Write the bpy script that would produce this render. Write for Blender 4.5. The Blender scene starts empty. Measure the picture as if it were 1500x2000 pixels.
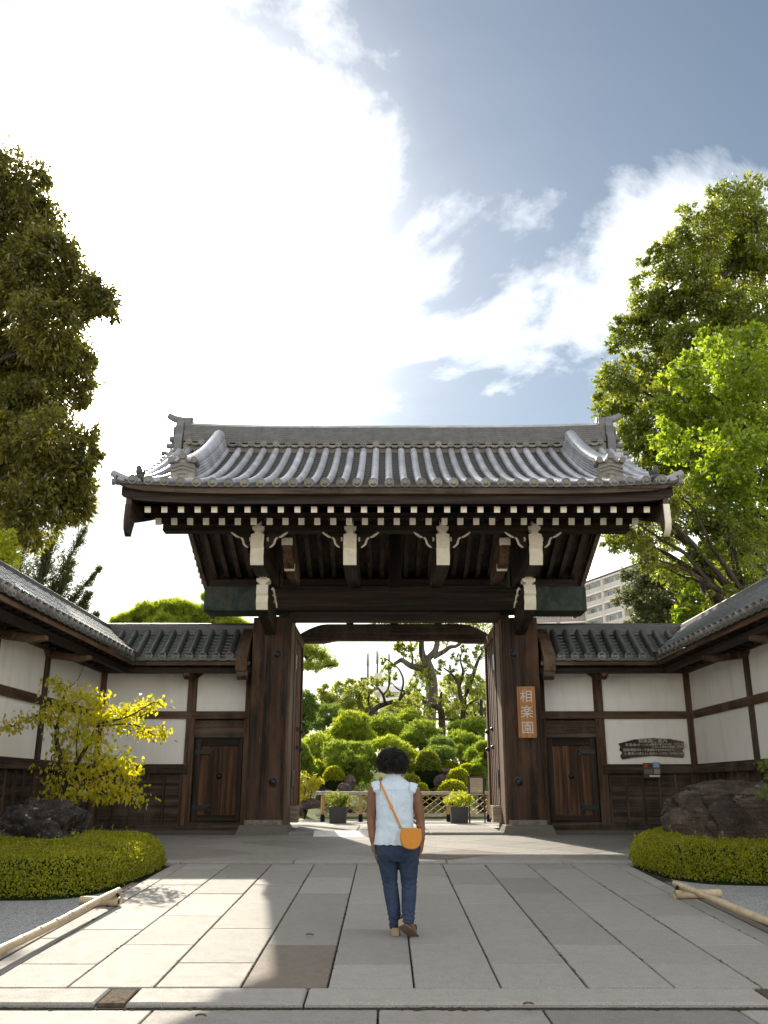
import bpy, math, random
import numpy as np
from mathutils import Vector, Matrix, noise

random.seed(7); RNG = np.random.default_rng(7)
S = bpy.context.scene
COL = S.collection
R = math.radians
PI = math.pi

# ------------------------------------------------------------------ camera, sky, sun, exposure
CAM_Z, FPX, CXP, PITCH = 1.668, 1747.0, 753.0, R(17.18)
cam_d = bpy.data.cameras.new('camera'); cam = bpy.data.objects.new('camera', cam_d); COL.objects.link(cam)
cam_d.sensor_fit = 'VERTICAL'; cam_d.sensor_height = 24; cam_d.lens = 24 * FPX / 2000
cam_d.shift_x = -(CXP - 750) / 2000; cam_d.clip_end = 3000; cam_d.clip_start = .05
cam.location = (0, 0, CAM_Z); cam.rotation_euler = (R(90) + PITCH, 0, 0)
S.camera = cam
SUN = Vector((-.280, .8825, .5466)).normalized()
SUN_ELEV = math.asin(SUN.z)
sun_d = bpy.data.lights.new('sun', 'SUN'); sun = bpy.data.objects.new('sun', sun_d); COL.objects.link(sun)
sun_d.energy = 2.1; sun_d.angle = R(.55); sun_d.color = (1, .90, .74)
sun.rotation_euler = SUN.to_track_quat('Z', 'Y').to_euler(); sun.location = (0, 0, 40)
S.view_settings.view_transform = 'Standard'; S.view_settings.look = 'None'
S.view_settings.exposure = 2.05; S.view_settings.gamma = 1
S.render.engine = 'CYCLES'
S.cycles.max_bounces = 8; S.cycles.diffuse_bounces = 6; S.cycles.transmission_bounces = 4; S.cycles.glossy_bounces = 3
S.cycles.use_denoising = True

def N(nt, typ, ins=None, **props):
    n = nt.nodes.new(typ)
    for k, v in props.items(): setattr(n, k, v)
    for k, v in (ins or {}).items():
        if hasattr(v, 'node'): nt.links.new(v, n.inputs[k])
        else: n.inputs[k].default_value = v
    return n
def ramp(nt, fac, stops, interp='LINEAR'):
    n = N(nt, 'ShaderNodeValToRGB', {0: fac}); cr = n.color_ramp; cr.interpolation = interp
    while len(cr.elements) < len(stops): cr.elements.new(.5)
    for e, (p, c) in zip(cr.elements, stops):
        e.position = p; e.color = tuple(c) + (1,) if len(c) == 3 else c
    return n.outputs[0]
def mix(nt, fac, a, b, typ='MIX'):
    n = nt.nodes.new('ShaderNodeMix'); n.data_type = 'RGBA'; n.blend_type = typ
    for i, v in ((0, fac), (6, a), (7, b)):
        if hasattr(v, 'node'): nt.links.new(v, n.inputs[i])
        else: n.inputs[i].default_value = v if i == 0 else (tuple(v) + (1,) if len(v) == 3 else v)
    return n.outputs[2]
def mth(nt, op, a, b=0.0, c=None):
    n = nt.nodes.new('ShaderNodeMath'); n.operation = op
    for i, v in enumerate((a, b) if c is None else (a, b, c)):
        if hasattr(v, 'node'): nt.links.new(v, n.inputs[i])
        else: n.inputs[i].default_value = v
    return n.outputs[0]

W = bpy.data.worlds.new('World'); S.world = W; W.use_nodes = True
nt = W.node_tree; nt.nodes.clear()
sky = N(nt, 'ShaderNodeTexSky', sky_type='NISHITA', sun_disc=False, sun_elevation=SUN_ELEV,
        sun_rotation=math.atan2(SUN.x, SUN.y), air_density=1.0, dust_density=.15, ozone_density=1.0)
tc = N(nt, 'ShaderNodeTexCoord')
sep = N(nt, 'ShaderNodeSeparateXYZ', {0: tc.outputs['Generated']})
zz = mth(nt, 'ADD', mth(nt, 'MAXIMUM', sep.outputs[2], 0.0), .16)
cx_ = mth(nt, 'DIVIDE', sep.outputs[0], zz); cy_ = mth(nt, 'DIVIDE', sep.outputs[1], zz)
cc = N(nt, 'ShaderNodeCombineXYZ', {0: cx_, 1: cy_, 2: 32.62})
cl = N(nt, 'ShaderNodeTexNoise', {'Vector': cc.outputs[0], 'Scale': 1.25, 'Detail': 9.0, 'Roughness': .60, 'Distortion': .5})
clm = ramp(nt, cl.outputs[0], [(.42, (0, 0, 0)), (.58, (.36, .36, .36)), (.78, (1, 1, 1))])
dt = N(nt, 'ShaderNodeVectorMath', {0: tc.outputs['Generated'], 1: tuple(SUN)}, operation='DOT_PRODUCT').outputs['Value']
dt = mth(nt, 'MAXIMUM', dt, 0.0)
# thin cloud veil scatters sunlight forward: bright near the sun, pale elsewhere
aur = mth(nt, 'ADD', mth(nt, 'MULTIPLY', mth(nt, 'POWER', dt, 24.0), 1.0), mth(nt, 'MULTIPLY', mth(nt, 'POWER', dt, 110.0), 38.0))
aur2 = mth(nt, 'MULTIPLY', mth(nt, 'POWER', dt, 9.0), .3)
veil = mth(nt, 'MAXIMUM', mth(nt, 'ADD', mth(nt, 'MULTIPLY', mth(nt, 'SUBTRACT', cl.outputs[0], .5), 3.6), 1.0), .25)
glow = mth(nt, 'ADD', mth(nt, 'MULTIPLY', aur, veil), aur2)
cloud_l = 10.2
cloud_c = N(nt, 'ShaderNodeVectorMath', {0: (1.0, .965, .91), 'Scale': cloud_l}, operation='SCALE').outputs[0]
skyn = mix(nt, 1.0, sky.outputs[0], (.235, .207, .172), 'MULTIPLY')
base = mix(nt, mth(nt, 'MULTIPLY', clm, .8), skyn, cloud_c)
gl_c = N(nt, 'ShaderNodeVectorMath', {0: (1.0, .98, .93), 'Scale': glow}, operation='SCALE').outputs[0]
tot = N(nt, 'ShaderNodeVectorMath', {0: base, 1: gl_c}, operation='ADD').outputs[0]
bg = N(nt, 'ShaderNodeBackground', {'Color': tot, 'Strength': .15})
N(nt, 'ShaderNodeOutputWorld', {0: bg.outputs[0]})

# ------------------------------------------------------------------ helpers
ORG = {}
def at(px, py, Y):
    u = (px - CXP) / FPX; v = (1000 - py) / FPX
    d = (u, math.cos(PITCH) - v * math.sin(PITCH), math.sin(PITCH) + v * math.cos(PITCH)); t = Y / d[1]
    return Vector((d[0] * t, Y, CAM_Z + d[2] * t))
def tag(o, label=None, cat=None, group=None, kind=None):
    for k, v in (('label', label), ('category', cat), ('group', group), ('kind', kind)):
        if v: o[k] = v
    return o
def thing(name, label, cat, loc=(0, 0, 0), group=None):
    o = bpy.data.objects.new(name, None); COL.objects.link(o); o.location = loc
    o.empty_display_size = .3; ORG[o] = Vector(loc); return tag(o, label, cat, group)
def put(name, me, parent=None, org=None):
    o = bpy.data.objects.new(name, me); COL.objects.link(o)
    if parent: o.parent = parent; ORG[o] = ORG[parent]
    else: ORG[o] = Vector(org or (0, 0, 0)); o.location = ORG[o]
    return o
def dup(o, parent, loc=None):
    c = o.copy(); COL.objects.link(c); c.parent = parent; ORG[c] = ORG.get(parent, Vector((0, 0, 0)))
    if loc is not None: c.location = loc
    return c

class MB:
    def __init__(s): s.v = []; s.f = []; s.m = []; s.mi = 0
    def add(s, vs, fs):
        n = len(s.v); s.v.extend(tuple(v) for v in vs); s.f.extend(tuple(i + n for i in f) for f in fs)
        s.m.extend([s.mi] * len(fs)); return s
    def box(s, x0, x1, y0, y1, z0, z1):
        return s.add([(x0, y0, z0), (x1, y0, z0), (x1, y1, z0), (x0, y1, z0), (x0, y0, z1), (x1, y0, z1), (x1, y1, z1), (x0, y1, z1)],
                     [(0, 3, 2, 1), (4, 5, 6, 7), (0, 1, 5, 4), (1, 2, 6, 5), (2, 3, 7, 6), (3, 0, 4, 7)])
    def obox(s, c, ax, hs):
        c = Vector(c); a = [Vector(q).normalized() * h for q, h in zip(ax, hs)]
        vs = [c + a[0] * i + a[1] * j + a[2] * k for k in (-1, 1) for (i, j) in ((-1, -1), (1, -1), (1, 1), (-1, 1))]
        return s.add(vs, [(0, 3, 2, 1), (4, 5, 6, 7), (0, 1, 5, 4), (1, 2, 6, 5), (2, 3, 7, 6), (3, 0, 4, 7)])
    def beam(s, p0, p1, w, h, up=(0, 0, 1)):
        p0, p1 = Vector(p0), Vector(p1); d = p1 - p0; x = d.cross(Vector(up)).normalized(); u = x.cross(d).normalized()
        return s.obox((p0 + p1) / 2, (d, x, u), (d.length / 2, w / 2, h / 2))
    def tube(s, pts, r, n=8, cap=True, a0=0, a1=2 * PI, up=(0, 0, 1)):
        pts = [Vector(p) for p in pts]; m = len(pts); rs = r if hasattr(r, '__len__') else [r] * m
        full = abs(a1 - a0 - 2 * PI) < 1e-6; k = n if full else n + 1; vs = []; prev = None
        for i, p in enumerate(pts):
            d = (pts[min(i + 1, m - 1)] - pts[max(i - 1, 0)]).normalized()
            if prev is None:
                x = d.cross(Vector(up))
                if x.length < 1e-4: x = d.cross(Vector((1, 0, 0)))
                x.normalize()
            else: x = (prev - d * prev.dot(d)).normalized()
            prev = x; y = x.cross(d)
            for j in range(k):
                a = a0 + (a1 - a0) * j / n; vs.append(p + (x * math.cos(a) + y * math.sin(a)) * rs[i])
        fs = []
        for i in range(m - 1):
            for j in range(n if full else n):
                j2 = (j + 1) % k; fs.append((i * k + j, i * k + j2, (i + 1) * k + j2, (i + 1) * k + j))
        if cap and full: fs.append(tuple(range(k - 1, -1, -1))); fs.append(tuple((m - 1) * k + j for j in range(k)))
        elif cap: fs.append(tuple(range(k - 1, -1, -1))); fs.append(tuple((m - 1) * k + j for j in range(k)))
        return s.add(vs, fs)
    def prism(s, outline, f0, f1):
        n = len(outline); vs = [f0(*p) for p in outline] + [f1(*p) for p in outline]
        return s.add(vs, [tuple(range(n - 1, -1, -1)), tuple(range(n, 2 * n))] + [(i, (i + 1) % n, n + (i + 1) % n, n + i) for i in range(n)])
    def lathe(s, prof, c, axis=(0, 0, 1), n=12):
        c = Vector(c); a = Vector(axis).normalized(); x = a.orthogonal().normalized(); y = a.cross(x); m = len(prof)
        vs = [c + a * h + (x * math.cos(2 * PI * j / n) + y * math.sin(2 * PI * j / n)) * r for (r, h) in prof for j in range(n)]
        fs = [(i * n + j, i * n + (j + 1) % n, (i + 1) * n + (j + 1) % n, (i + 1) * n + j) for i in range(m - 1) for j in range(n)]
        fs += [tuple(range(n - 1, -1, -1)), tuple((m - 1) * n + j for j in range(n))]
        return s.add(vs, fs)
    def ell(s, c, r, nu=12, nv=8, fn=None):
        c = Vector(c); vs = []
        for i in range(nv + 1):
            t = PI * i / nv
            for j in range(nu):
                a = 2 * PI * j / nu; d = Vector((math.sin(t) * math.cos(a), math.sin(t) * math.sin(a), math.cos(t)))
                k = fn(d) if fn else 1.0
                vs.append(c + Vector((d.x * r[0], d.y * r[1], d.z * r[2])) * k)
        fs = [(i * nu + j, (i + 1) * nu + j, (i + 1) * nu + (j + 1) % nu, i * nu + (j + 1) % nu) for i in range(nv) for j in range(nu)]
        return s.add(vs, fs)
    def build(s, name, mat, parent=None, smooth=False, bevel=0.0, org=None, kind=None):
        o0 = ORG[parent] if parent else Vector(org or (0, 0, 0))
        me = bpy.data.meshes.new(name); me.from_pydata([(v[0] - o0.x, v[1] - o0.y, v[2] - o0.z) for v in s.v], [], s.f)
        mats = mat if isinstance(mat, (list, tuple)) else [mat]
        for m in mats: me.materials.append(m)
        if len(mats) > 1: me.polygons.foreach_set('material_index', s.m)
        if smooth:
            me.polygons.foreach_set('use_smooth', [True] * len(me.polygons))
            if smooth != 'all': me.set_sharp_from_angle(angle=R(42))
        me.update()
        o = put(name, me, parent, org)
        if bevel:
            b = o.modifiers.new('bevel', 'BEVEL'); b.width = bevel; b.segments = 2; b.limit_method = 'ANGLE'; b.angle_limit = R(40)
        if kind: o['kind'] = kind
        return o

def np_mesh(name, V, F, mat, parent=None, org=None, smooth=False):
    o0 = np.array(ORG[parent] if parent else (org or (0, 0, 0)), dtype=np.float64)
    V = (V - o0).astype(np.float32); k = F.shape[1]
    me = bpy.data.meshes.new(name); me.vertices.add(len(V)); me.vertices.foreach_set('co', V.ravel())
    me.loops.add(F.size); me.loops.foreach_set('vertex_index', F.ravel().astype(np.int32))
    me.polygons.add(len(F)); me.polygons.foreach_set('loop_start', np.arange(0, F.size, k, dtype=np.int32))
    if smooth: me.polygons.foreach_set('use_smooth', [True] * len(F))
    me.update(calc_edges=True); me.validate(); me.materials.append(mat)
    return put(name, me, parent, org)

# ------------------------------------------------------------------ materials
def newmat(name, rough=.7, spec=.3):
    m = bpy.data.materials.new(name); m.use_nodes = True; nt = m.node_tree
    b = nt.nodes['Principled BSDF']; b.inputs['Roughness'].default_value = rough; b.inputs['Specular IOR Level'].default_value = spec
    return m, nt, b
def setc(nt, b, c): 
    if hasattr(c, 'node'): nt.links.new(c, b.inputs['Base Color'])
    else: b.inputs['Base Color'].default_value = tuple(c) + (1,)
def bump(nt, b, h, strength=.3, dist=.01):
    n = N(nt, 'ShaderNodeBump', {'Height': h, 'Strength': strength, 'Distance': dist}); nt.links.new(n.outputs[0], b.inputs['Normal'])
def objco(nt, sc=(1, 1, 1), which='Object'):
    t = N(nt, 'ShaderNodeTexCoord'); return N(nt, 'ShaderNodeMapping', {0: t.outputs[which], 'Scale': sc}).outputs[0]
def posco(nt, sc=(1, 1, 1)):
    t = N(nt, 'ShaderNodeNewGeometry'); return N(nt, 'ShaderNodeMapping', {0: t.outputs['Position'], 'Scale': sc}).outputs[0]
def nz(nt, v, scale, detail=5.0, rough=.55, dist=0.0):
    return N(nt, 'ShaderNodeTexNoise', {'Vector': v, 'Scale': scale, 'Detail': detail, 'Roughness': rough, 'Distortion': dist}).outputs[0]
def orand(nt): return N(nt, 'ShaderNodeObjectInfo').outputs['Random']
def plain(name, c, rough=.6, spec=.3, var=.25, sc=6.0):
    m, nt, b = newmat(name, rough, spec)
    n = nz(nt, posco(nt), sc, 6.0, .6)
    setc(nt, b, ramp(nt, n, [(.25, [x * (1 - var) for x in c]), (.75, [min(1, x * (1 + var)) for x in c])]))
    bump(nt, b, nz(nt, posco(nt), sc * 9, 4.0), .15, .004); return m
def wood(name, c0, c1, axis, sc=1.0, rough=.72, wear=0.0, wearc=(.20, .15, .11)):
    m, nt, b = newmat(name, rough, .25)
    g = [14.0 * sc] * 3; g['XYZ'.index(axis)] = .55 * sc
    v = posco(nt, tuple(g))
    n1 = nz(nt, v, 1.0, 8.0, .62, .7)
    g2 = [3.0 * sc] * 3; g2['XYZ'.index(axis)] = .16 * sc
    n2 = nz(nt, posco(nt, tuple(g2)), 1.0, 3.0, .5, 1.6)
    f = mth(nt, 'ADD', mth(nt, 'MULTIPLY', n1, .6), mth(nt, 'MULTIPLY', n2, .45))
    c = ramp(nt, f, [(.34, [x * .6 for x in c0]), (.46, c0), (.60, c1), (.74, [x * 1.35 for x in c1])])
    if wear > 0:
        w = nz(nt, posco(nt, (1.5, 1.5, .5)), 1.0, 6.0, .65)
        c = mix(nt, ramp(nt, w, [(.48, (0, 0, 0)), (.70, (wear, wear, wear))]), c, wearc)
    hs = N(nt, 'ShaderNodeHueSaturation', {'Color': c, 'Value': mth(nt, 'ADD', .78, mth(nt, 'MULTIPLY', orand(nt), .44))})
    setc(nt, b, hs.outputs[0]); bump(nt, b, n1, .5, .006); return m
def granite(name, c, rough=.72, spec=.10, stain=.35, var=.3):
    m, nt, b = newmat(name, rough, spec)
    p = posco(nt); fine = nz(nt, p, 170.0, 3.0, .7); mid = nz(nt, p, 9.0, 6.0, .6); big = nz(nt, p, 1.3, 5.0, .6, .4)
    sp = ramp(nt, fine, [(.36, [x * .42 for x in c]), (.47, [x * .92 for x in c]), (.58, c), (.70, [min(1, x * 1.3) for x in c])])
    sp = mix(nt, ramp(nt, mid, [(.45, (0, 0, 0)), (.75, (stain, stain, stain))]), sp, [x * .62 for x in c])
    sp = mix(nt, ramp(nt, big, [(.50, (0, 0, 0)), (.75, (stain, stain, stain))]), sp, (c[0] * .74, c[1] * .70, c[2] * .62))
    hs = N(nt, 'ShaderNodeHueSaturation', {'Color': sp, 'Value': mth(nt, 'ADD', 1 - var / 2, mth(nt, 'MULTIPLY', orand(nt), var))})
    setc(nt, b, hs.outputs[0]); bump(nt, b, fine, .25, .003)
    nt.links.new(mth(nt, 'ADD', rough - .12, mth(nt, 'MULTIPLY', mid, .24)), b.inputs['Roughness']); return m
def leafmat(name, cols, trans=.5, gloss=.35, tint=(1.25, 1.15, .45), rough=.45):
    m = bpy.data.materials.new(name); m.use_nodes = True; nt = m.node_tree; nt.nodes.clear()
    g = N(nt, 'ShaderNodeNewGeometry')
    big = nz(nt, g.outputs['Position'], 1.1, 3.0)
    f = mth(nt, 'ADD', mth(nt, 'MULTIPLY', g.outputs['Random Per Island'], .7), mth(nt, 'MULTIPLY', big, .35))
    c = ramp(nt, f, [(i / (len(cols) - 1) * .8 + .1, k) for i, k in enumerate(cols)])
    tcol = mix(nt, 1.0, c, tint, 'MULTIPLY')
    d = N(nt, 'ShaderNodeBsdfDiffuse', {0: c}); t = N(nt, 'ShaderNodeBsdfTranslucent', {0: tcol})
    s = N(nt, 'ShaderNodeMixShader', {0: trans, 1: d.outputs[0], 2: t.outputs[0]})
    gl = N(nt, 'ShaderNodeBsdfGlossy', {'Color': (.9, .95, .9, 1), 'Roughness': rough})
    lw = N(nt, 'ShaderNodeFresnel', {'IOR': 1.4})
    s2 = N(nt, 'ShaderNodeMixShader', {0: mth(nt, 'MULTIPLY', lw.outputs[0], gloss), 1: s.outputs[0], 2: gl.outputs[0]})
    N(nt, 'ShaderNodeOutputMaterial', {0: s2.outputs[0]}); return m

DK0, DK1 = (.016, .011, .008), (.050, .033, .024)
M = {}
for ax in 'XYZ':
    M['wood' + ax] = wood('dark_wood_' + ax, DK0, DK1, ax, 1.0)
    M['brown' + ax] = wood('brown_wood_' + ax, (.050, .028, .016), (.130, .075, .044), ax, 1.2, wear=.7, wearc=(.19, .135, .095))
    M['old' + ax] = wood('weathered_wood_' + ax, (.034, .023, .016), (.095, .063, .043), ax, 1.3, wear=.7, wearc=(.14, .105, .078))
M['pillar'] = wood('pillar_wood', (.009, .006, .004), (.052, .028, .017), 'Z', .8, wear=.9, wearc=(.115, .060, .030))
M['door'] = wood('door_wood', (.050, .025, .013), (.15, .075, .038), 'Z', 1.0)
M['pale'] = wood('pale_wood', (.17, .13, .09), (.33, .26, .19), 'X', 1.2)
M['gyp'] = plain('white_paint', (.84, .76, .62), .7, .2, .12, 9)
M['iron'] = plain('black_iron', (.012, .012, .013), .45, .5, .3)
M['soil'] = plain('dark_joint', (.035, .03, .025), .95, .1, .4, 14)
M['black'] = plain('black_rope', (.008, .008, .010), .8, .2)
M['dkmetal'] = plain('bronze_metal', (.030, .024, .022), .4, .5)
# plaster
m, nt, b = newmat('lime_plaster', .85, .15)
n1 = nz(nt, posco(nt), .9, 6.0, .6); n2 = nz(nt, posco(nt, (3, 3, .6)), 1.0, 5.0, .6)
c = ramp(nt, n1, [(.3, (.87, .83, .77)), (.7, (.93, .90, .85))])
c = mix(nt, ramp(nt, n2, [(.50, (0, 0, 0)), (.74, (.5, .5, .5))]), c, (.72, .65, .55))
setc(nt, b, c); bump(nt, b, nz(nt, posco(nt), 60.0, 4.0), .12, .003); M['plaster'] = m
# roof tiles
def tilem(name, c, rough=.38, moss=0.0):
    m, nt, b = newmat(name, rough, .55)
    p = posco(nt); a = nz(nt, p, 2.2, 6.0, .6); f = nz(nt, p, 38.0, 4.0, .6)
    k = ramp(nt, a, [(.3, [x * .65 for x in c]), (.55, c), (.75, [x * 1.5 for x in c])])
    k = mix(nt, ramp(nt, f, [(.5, (0, 0, 0)), (.75, (.4, .4, .4))]), k, [x * .45 for x in c])
    if moss: k = mix(nt, ramp(nt, nz(nt, p, 3.1, 6.0), [(.45, (0, 0, 0)), (.7, (moss,) * 3)]), k, (.045, .055, .035))
    hs = N(nt, 'ShaderNodeHueSaturation', {'Color': k, 'Value': mth(nt, 'ADD', .8, mth(nt, 'MULTIPLY', orand(nt), .4))})
    setc(nt, b, hs.outputs[0]); bump(nt, b, f, .2, .004)
    nt.links.new(mth(nt, 'ADD', rough - .1, mth(nt, 'MULTIPLY', a, .3)), b.inputs['Roughness']); return m
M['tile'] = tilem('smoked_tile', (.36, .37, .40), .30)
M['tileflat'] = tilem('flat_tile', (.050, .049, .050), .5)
M['tileend'] = tilem('end_tile', (.21, .19, .165), .6)
M['oldtile'] = tilem('mossy_tile', (.070, .074, .072), .42, .5)
# copper
m, nt, b = newmat('copper_cladding', .6, .4)
n1 = nz(nt, posco(nt, (2, 2, 1.2)), 2.0, 8.0, .65, .6)
setc(nt, b, ramp(nt, n1, [(.30, (.008, .013, .010)), (.46, (.018, .034, .024)), (.56, (.040, .062, .044)), (.64, (.045, .025, .014)), (.8, (.018, .011, .008))]))
bump(nt, b, n1, .3, .01); M['copper'] = m
M['slab'] = granite('granite_slab', (.292, .280, .255), stain=.28, var=.30)
M['slabdark'] = granite('dark_granite_slab', (.165, .140, .118), stain=.5)
M['landing'] = granite('landing_granite', (.28, .268, .242), stain=.5)
M['front'] = granite('front_granite', (.265, .252, .23), stain=.45)
M['kerb'] = granite('kerb_granite', (.30, .285, .26), stain=.4)
M['basestone'] = granite('base_granite', (.15, .132, .112), stain=.5)
# gravel
m, nt, b = newmat('gravel', .9, .2)
vo = N(nt, 'ShaderNodeTexVoronoi', {'Vector': posco(nt), 'Scale': 75.0})
setc(nt, b, mix(nt, .45, vo.outputs['Color'], (.42, .40, .38), 'MIX'))
hsv = N(nt, 'ShaderNodeHueSaturation', {'Color': vo.outputs['Color'], 'Saturation': .08, 'Value': .50}); setc(nt, b, hsv.outputs[0])
bump(nt, b, mth(nt, 'SUBTRACT', 1.0, vo.outputs['Distance']), 1.0, .02); M['gravel'] = m
m, nt, b = newmat('ground_earth', .95, .1)
setc(nt, b, ramp(nt, nz(nt, posco(nt), 1.5, 8.0, .65), [(.3, (.20, .18, .14)), (.5, (.32, .29, .23)), (.7, (.20, .22, .10))])); M['earth'] = m
m, nt, b = newmat('garden_path', .9, .15)
setc(nt, b, ramp(nt, nz(nt, posco(nt), 40.0, 6.0, .7), [(.3, (.28, .26, .23)), (.7, (.50, .47, .43))])); M['path'] = m
m, nt, b = newmat('moss_lawn', .95, .1)
setc(nt, b, ramp(nt, nz(nt, posco(nt), 2.0, 9.0, .7), [(.3, (.05, .07, .015)), (.6, (.10, .13, .03)), (.8, (.20, .18, .08))])); M['moss'] = m
def rockm(name, c, lichen=.35, strata=0.0):
    m, nt, b = newmat(name, .85, .25)
    p = posco(nt); a = nz(nt, p, 3.0, 10.0, .7, .6); f = nz(nt, p, 22.0, 8.0, .7)
    k = ramp(nt, a, [(.3, [x * .4 for x in c]), (.5, c), (.7, [x * 1.9 for x in c])])
    k = mix(nt, ramp(nt, f, [(.56, (0, 0, 0)), (.66, (lichen,) * 3)]), k, (.26, .24, .21))
    k = mix(nt, ramp(nt, nz(nt, p, 4.7, 5.0, .6), [(.63, (0, 0, 0)), (.66, (lichen * 1.6,) * 3)]), k, (.42, .40, .37))
    hgt = mth(nt, 'ADD', a, mth(nt, 'MULTIPLY', f, .45))
    if strata:
        w_ = nz(nt, posco(nt, (.5, .5, 9.0)), 2.2, 6.0, .6, .6); k = mix(nt, ramp(nt, w_, [(.42, (strata,) * 3), (.5, (0, 0, 0))]), k, [x * .25 for x in c]); hgt = mth(nt, 'ADD', hgt, mth(nt, 'MULTIPLY', w_, .8))
    setc(nt, b, k); bump(nt, b, hgt, 1.0, .09); return m
M['rock'] = rockm('dark_rock', (.050, .043, .038), .7)
M['rock2'] = rockm('brown_rock', (.085, .064, .050), .3, .3)
M['rock3'] = rockm('garden_rock', (.10, .078, .072), .3)
# bamboo
def bamboom(name, c):
    m, nt, b = newmat(name, .42, .45)
    n1 = nz(nt, objco(nt, (8, 8, 8)), 1.0, 6.0, .6); setc(nt, b, ramp(nt, n1, [(.3, [x * .7 for x in c]), (.7, [min(1, x * 1.15) for x in c])])); return m
M['bamboo'] = bamboom('pale_bamboo', (.50, .39, .24)); M['bamboog'] = bamboom('golden_bamboo', (.42, .27, .09)); M['bamboow'] = bamboom('faded_bamboo', (.42, .35, .29))
M['bark'] = wood('bark', (.025, .019, .014), (.075, .058, .044), 'Z', 1.0, .9); M['barkg'] = wood('grey_bark', (.060, .050, .040), (.145, .122, .10), 'Z', 1.0, .9)

# ------------------------------------------------------------------ ground, approach, landing
SL = .044
def rz(y): return SL * y if y < 14 else .616 + (y - 14) * .0275 if y < 19.6 else .77
def sheet(name, rows, mat, kind='structure'):
    # rows: list of (x0, x1, y, z)
    mb = MB()
    for i, (x0, x1, y, z) in enumerate(rows): mb.v += [(x0, y, z), (x1, y, z)]
    for i in range(len(rows) - 1): mb.f.append((2 * i, 2 * i + 1, 2 * i + 3, 2 * i + 2)); mb.m.append(0)
    o = mb.build(name, mat); o['kind'] = kind; return o
G = .21
sheet('ground', [(-900, 900, -60, .10), (-900, 900, 6.4, .12), (-900, 900, 14, rz(14) - .16), (-900, 900, 19.6, .62), (-900, 900, 28, .66), (-900, 900, 900, .66)], M['earth'])

M['mortar'] = plain('brown_mortar', (.085, .066, .044), .95, .1, .6, 18)
def slab(name, poly, mat, parent, zf, th=.10, gap=.0075, ch=.006, dz=0.0):
    """one paving stone with a chamfered top edge; poly is a counter-clockwise list of (x, y)"""
    n = len(poly); cx = sum(p[0] for p in poly) / n; cy = sum(p[1] for p in poly) / n
    def inset(d):
        out = []
        for i in range(n):
            p0, p1, p2 = Vector(poly[i - 1]), Vector(poly[i]), Vector(poly[(i + 1) % n])
            e1 = (p1 - p0).normalized(); e2 = (p2 - p1).normalized()
            n1 = Vector((-e1.y, e1.x)); n2 = Vector((-e2.y, e2.x)); k = max(.35, 1 + n1.dot(n2))
            out.append(p1 + (n1 + n2) * (d / k))
        return out
    a, b2 = inset(gap), inset(gap + ch); vs = []
    tl = (random.uniform(-1, 1) * .002, random.uniform(-1, 1) * .002)
    fz = lambda p, o: (p[0] , p[1], zf(p[1]) + o + dz + tl[0] * (p[0] - cx) + tl[1] * (p[1] - cy))
    vs = [fz(p, -th) for p in a] + [fz(p, -ch) for p in a] + [fz(p, 0) for p in b2]
    fs = [tuple(2 * n + i for i in range(n))]
    for L in (0, 1): fs += [(L * n + i, L * n + (i + 1) % n, (L + 1) * n + (i + 1) % n, (L + 1) * n + i) for i in range(n)]
    return MB().add(vs, fs).build(name, mat, parent)

ramp_o = sheet('approach_pavement', [(-3.3, 3.75, 6.68, rz(6.68) - .03), (-3.3, 3.75, 14.0, rz(14) - .03)], M['soil'])
JA = [7.10, 8.52, 9.90, 11.30, 12.65, 13.98]; JB = [7.10, 7.82, 9.21, 10.63, 11.98, 13.40, 13.98]
for k in range(-5, 5):
    x0 = .205 + .62 * k; J = JA if k % 2 == 0 else JB
    J = [J[0]] + [j + random.uniform(-.03, .03) for j in J[1:-1]] + [J[-1]]
    for i in range(len(J) - 1):
        dark = (k == -2 and i == 0)
        slab('slab', [(x0, J[i]), (x0 + .62, J[i]), (x0 + .62, J[i + 1]), (x0, J[i + 1])], M['slabdark'] if dark else M['slab'], ramp_o, rz, dz=random.uniform(-.002, .002))
for sx, xa, xb in ((-1, -3.10, -2.895), (1, 3.305, 3.52)):
    y = 7.10
    while y < 13.97:
        y2 = min(13.98, y + random.uniform(1.1, 1.7)); y2 = 13.98 if 13.98 - y2 < .5 else y2
        slab('edge_stone', [(xa, y), (xb, y), (xb, y2), (xa, y2)], M['slab'], ramp_o, rz); y = y2
# front kerb with two broken gaps
kx = [-6.4, -4.4, -3.1, -1.95, -1.75, -.55, 2.62, 2.85, 3.35, 5.2, 6.6]
for i in range(len(kx) - 1):
    if kx[i] in (-1.95, 2.62):
        slab('mortar_patch', [(kx[i], 6.72), (kx[i + 1], 6.72), (kx[i + 1], 7.09), (kx[i], 7.09)], M['mortar'], ramp_o, rz, dz=-.006, th=.06); continue
    slab('kerb_stone', [(kx[i], 6.70), (kx[i + 1], 6.70), (kx[i + 1], 7.095), (kx[i], 7.095)], M['kerb'], ramp_o, rz, th=.16, ch=.014)
sheet('street', [(-200, 200, -60, .175), (-200, 200, 1.0, .175)], granite('street_concrete', (.46, .45, .43)))  # unseen street behind the camera, laid pale to bounce light onto the gate
front_o = sheet('street_pavement', [(-9, 9, 1.0, .18), (-9, 9, 6.69, .20)], M['soil'])
fx = [-7.0, -4.2, -1.55, -.05, 1.05, 2.35, 4.6, 7.5]
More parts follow.
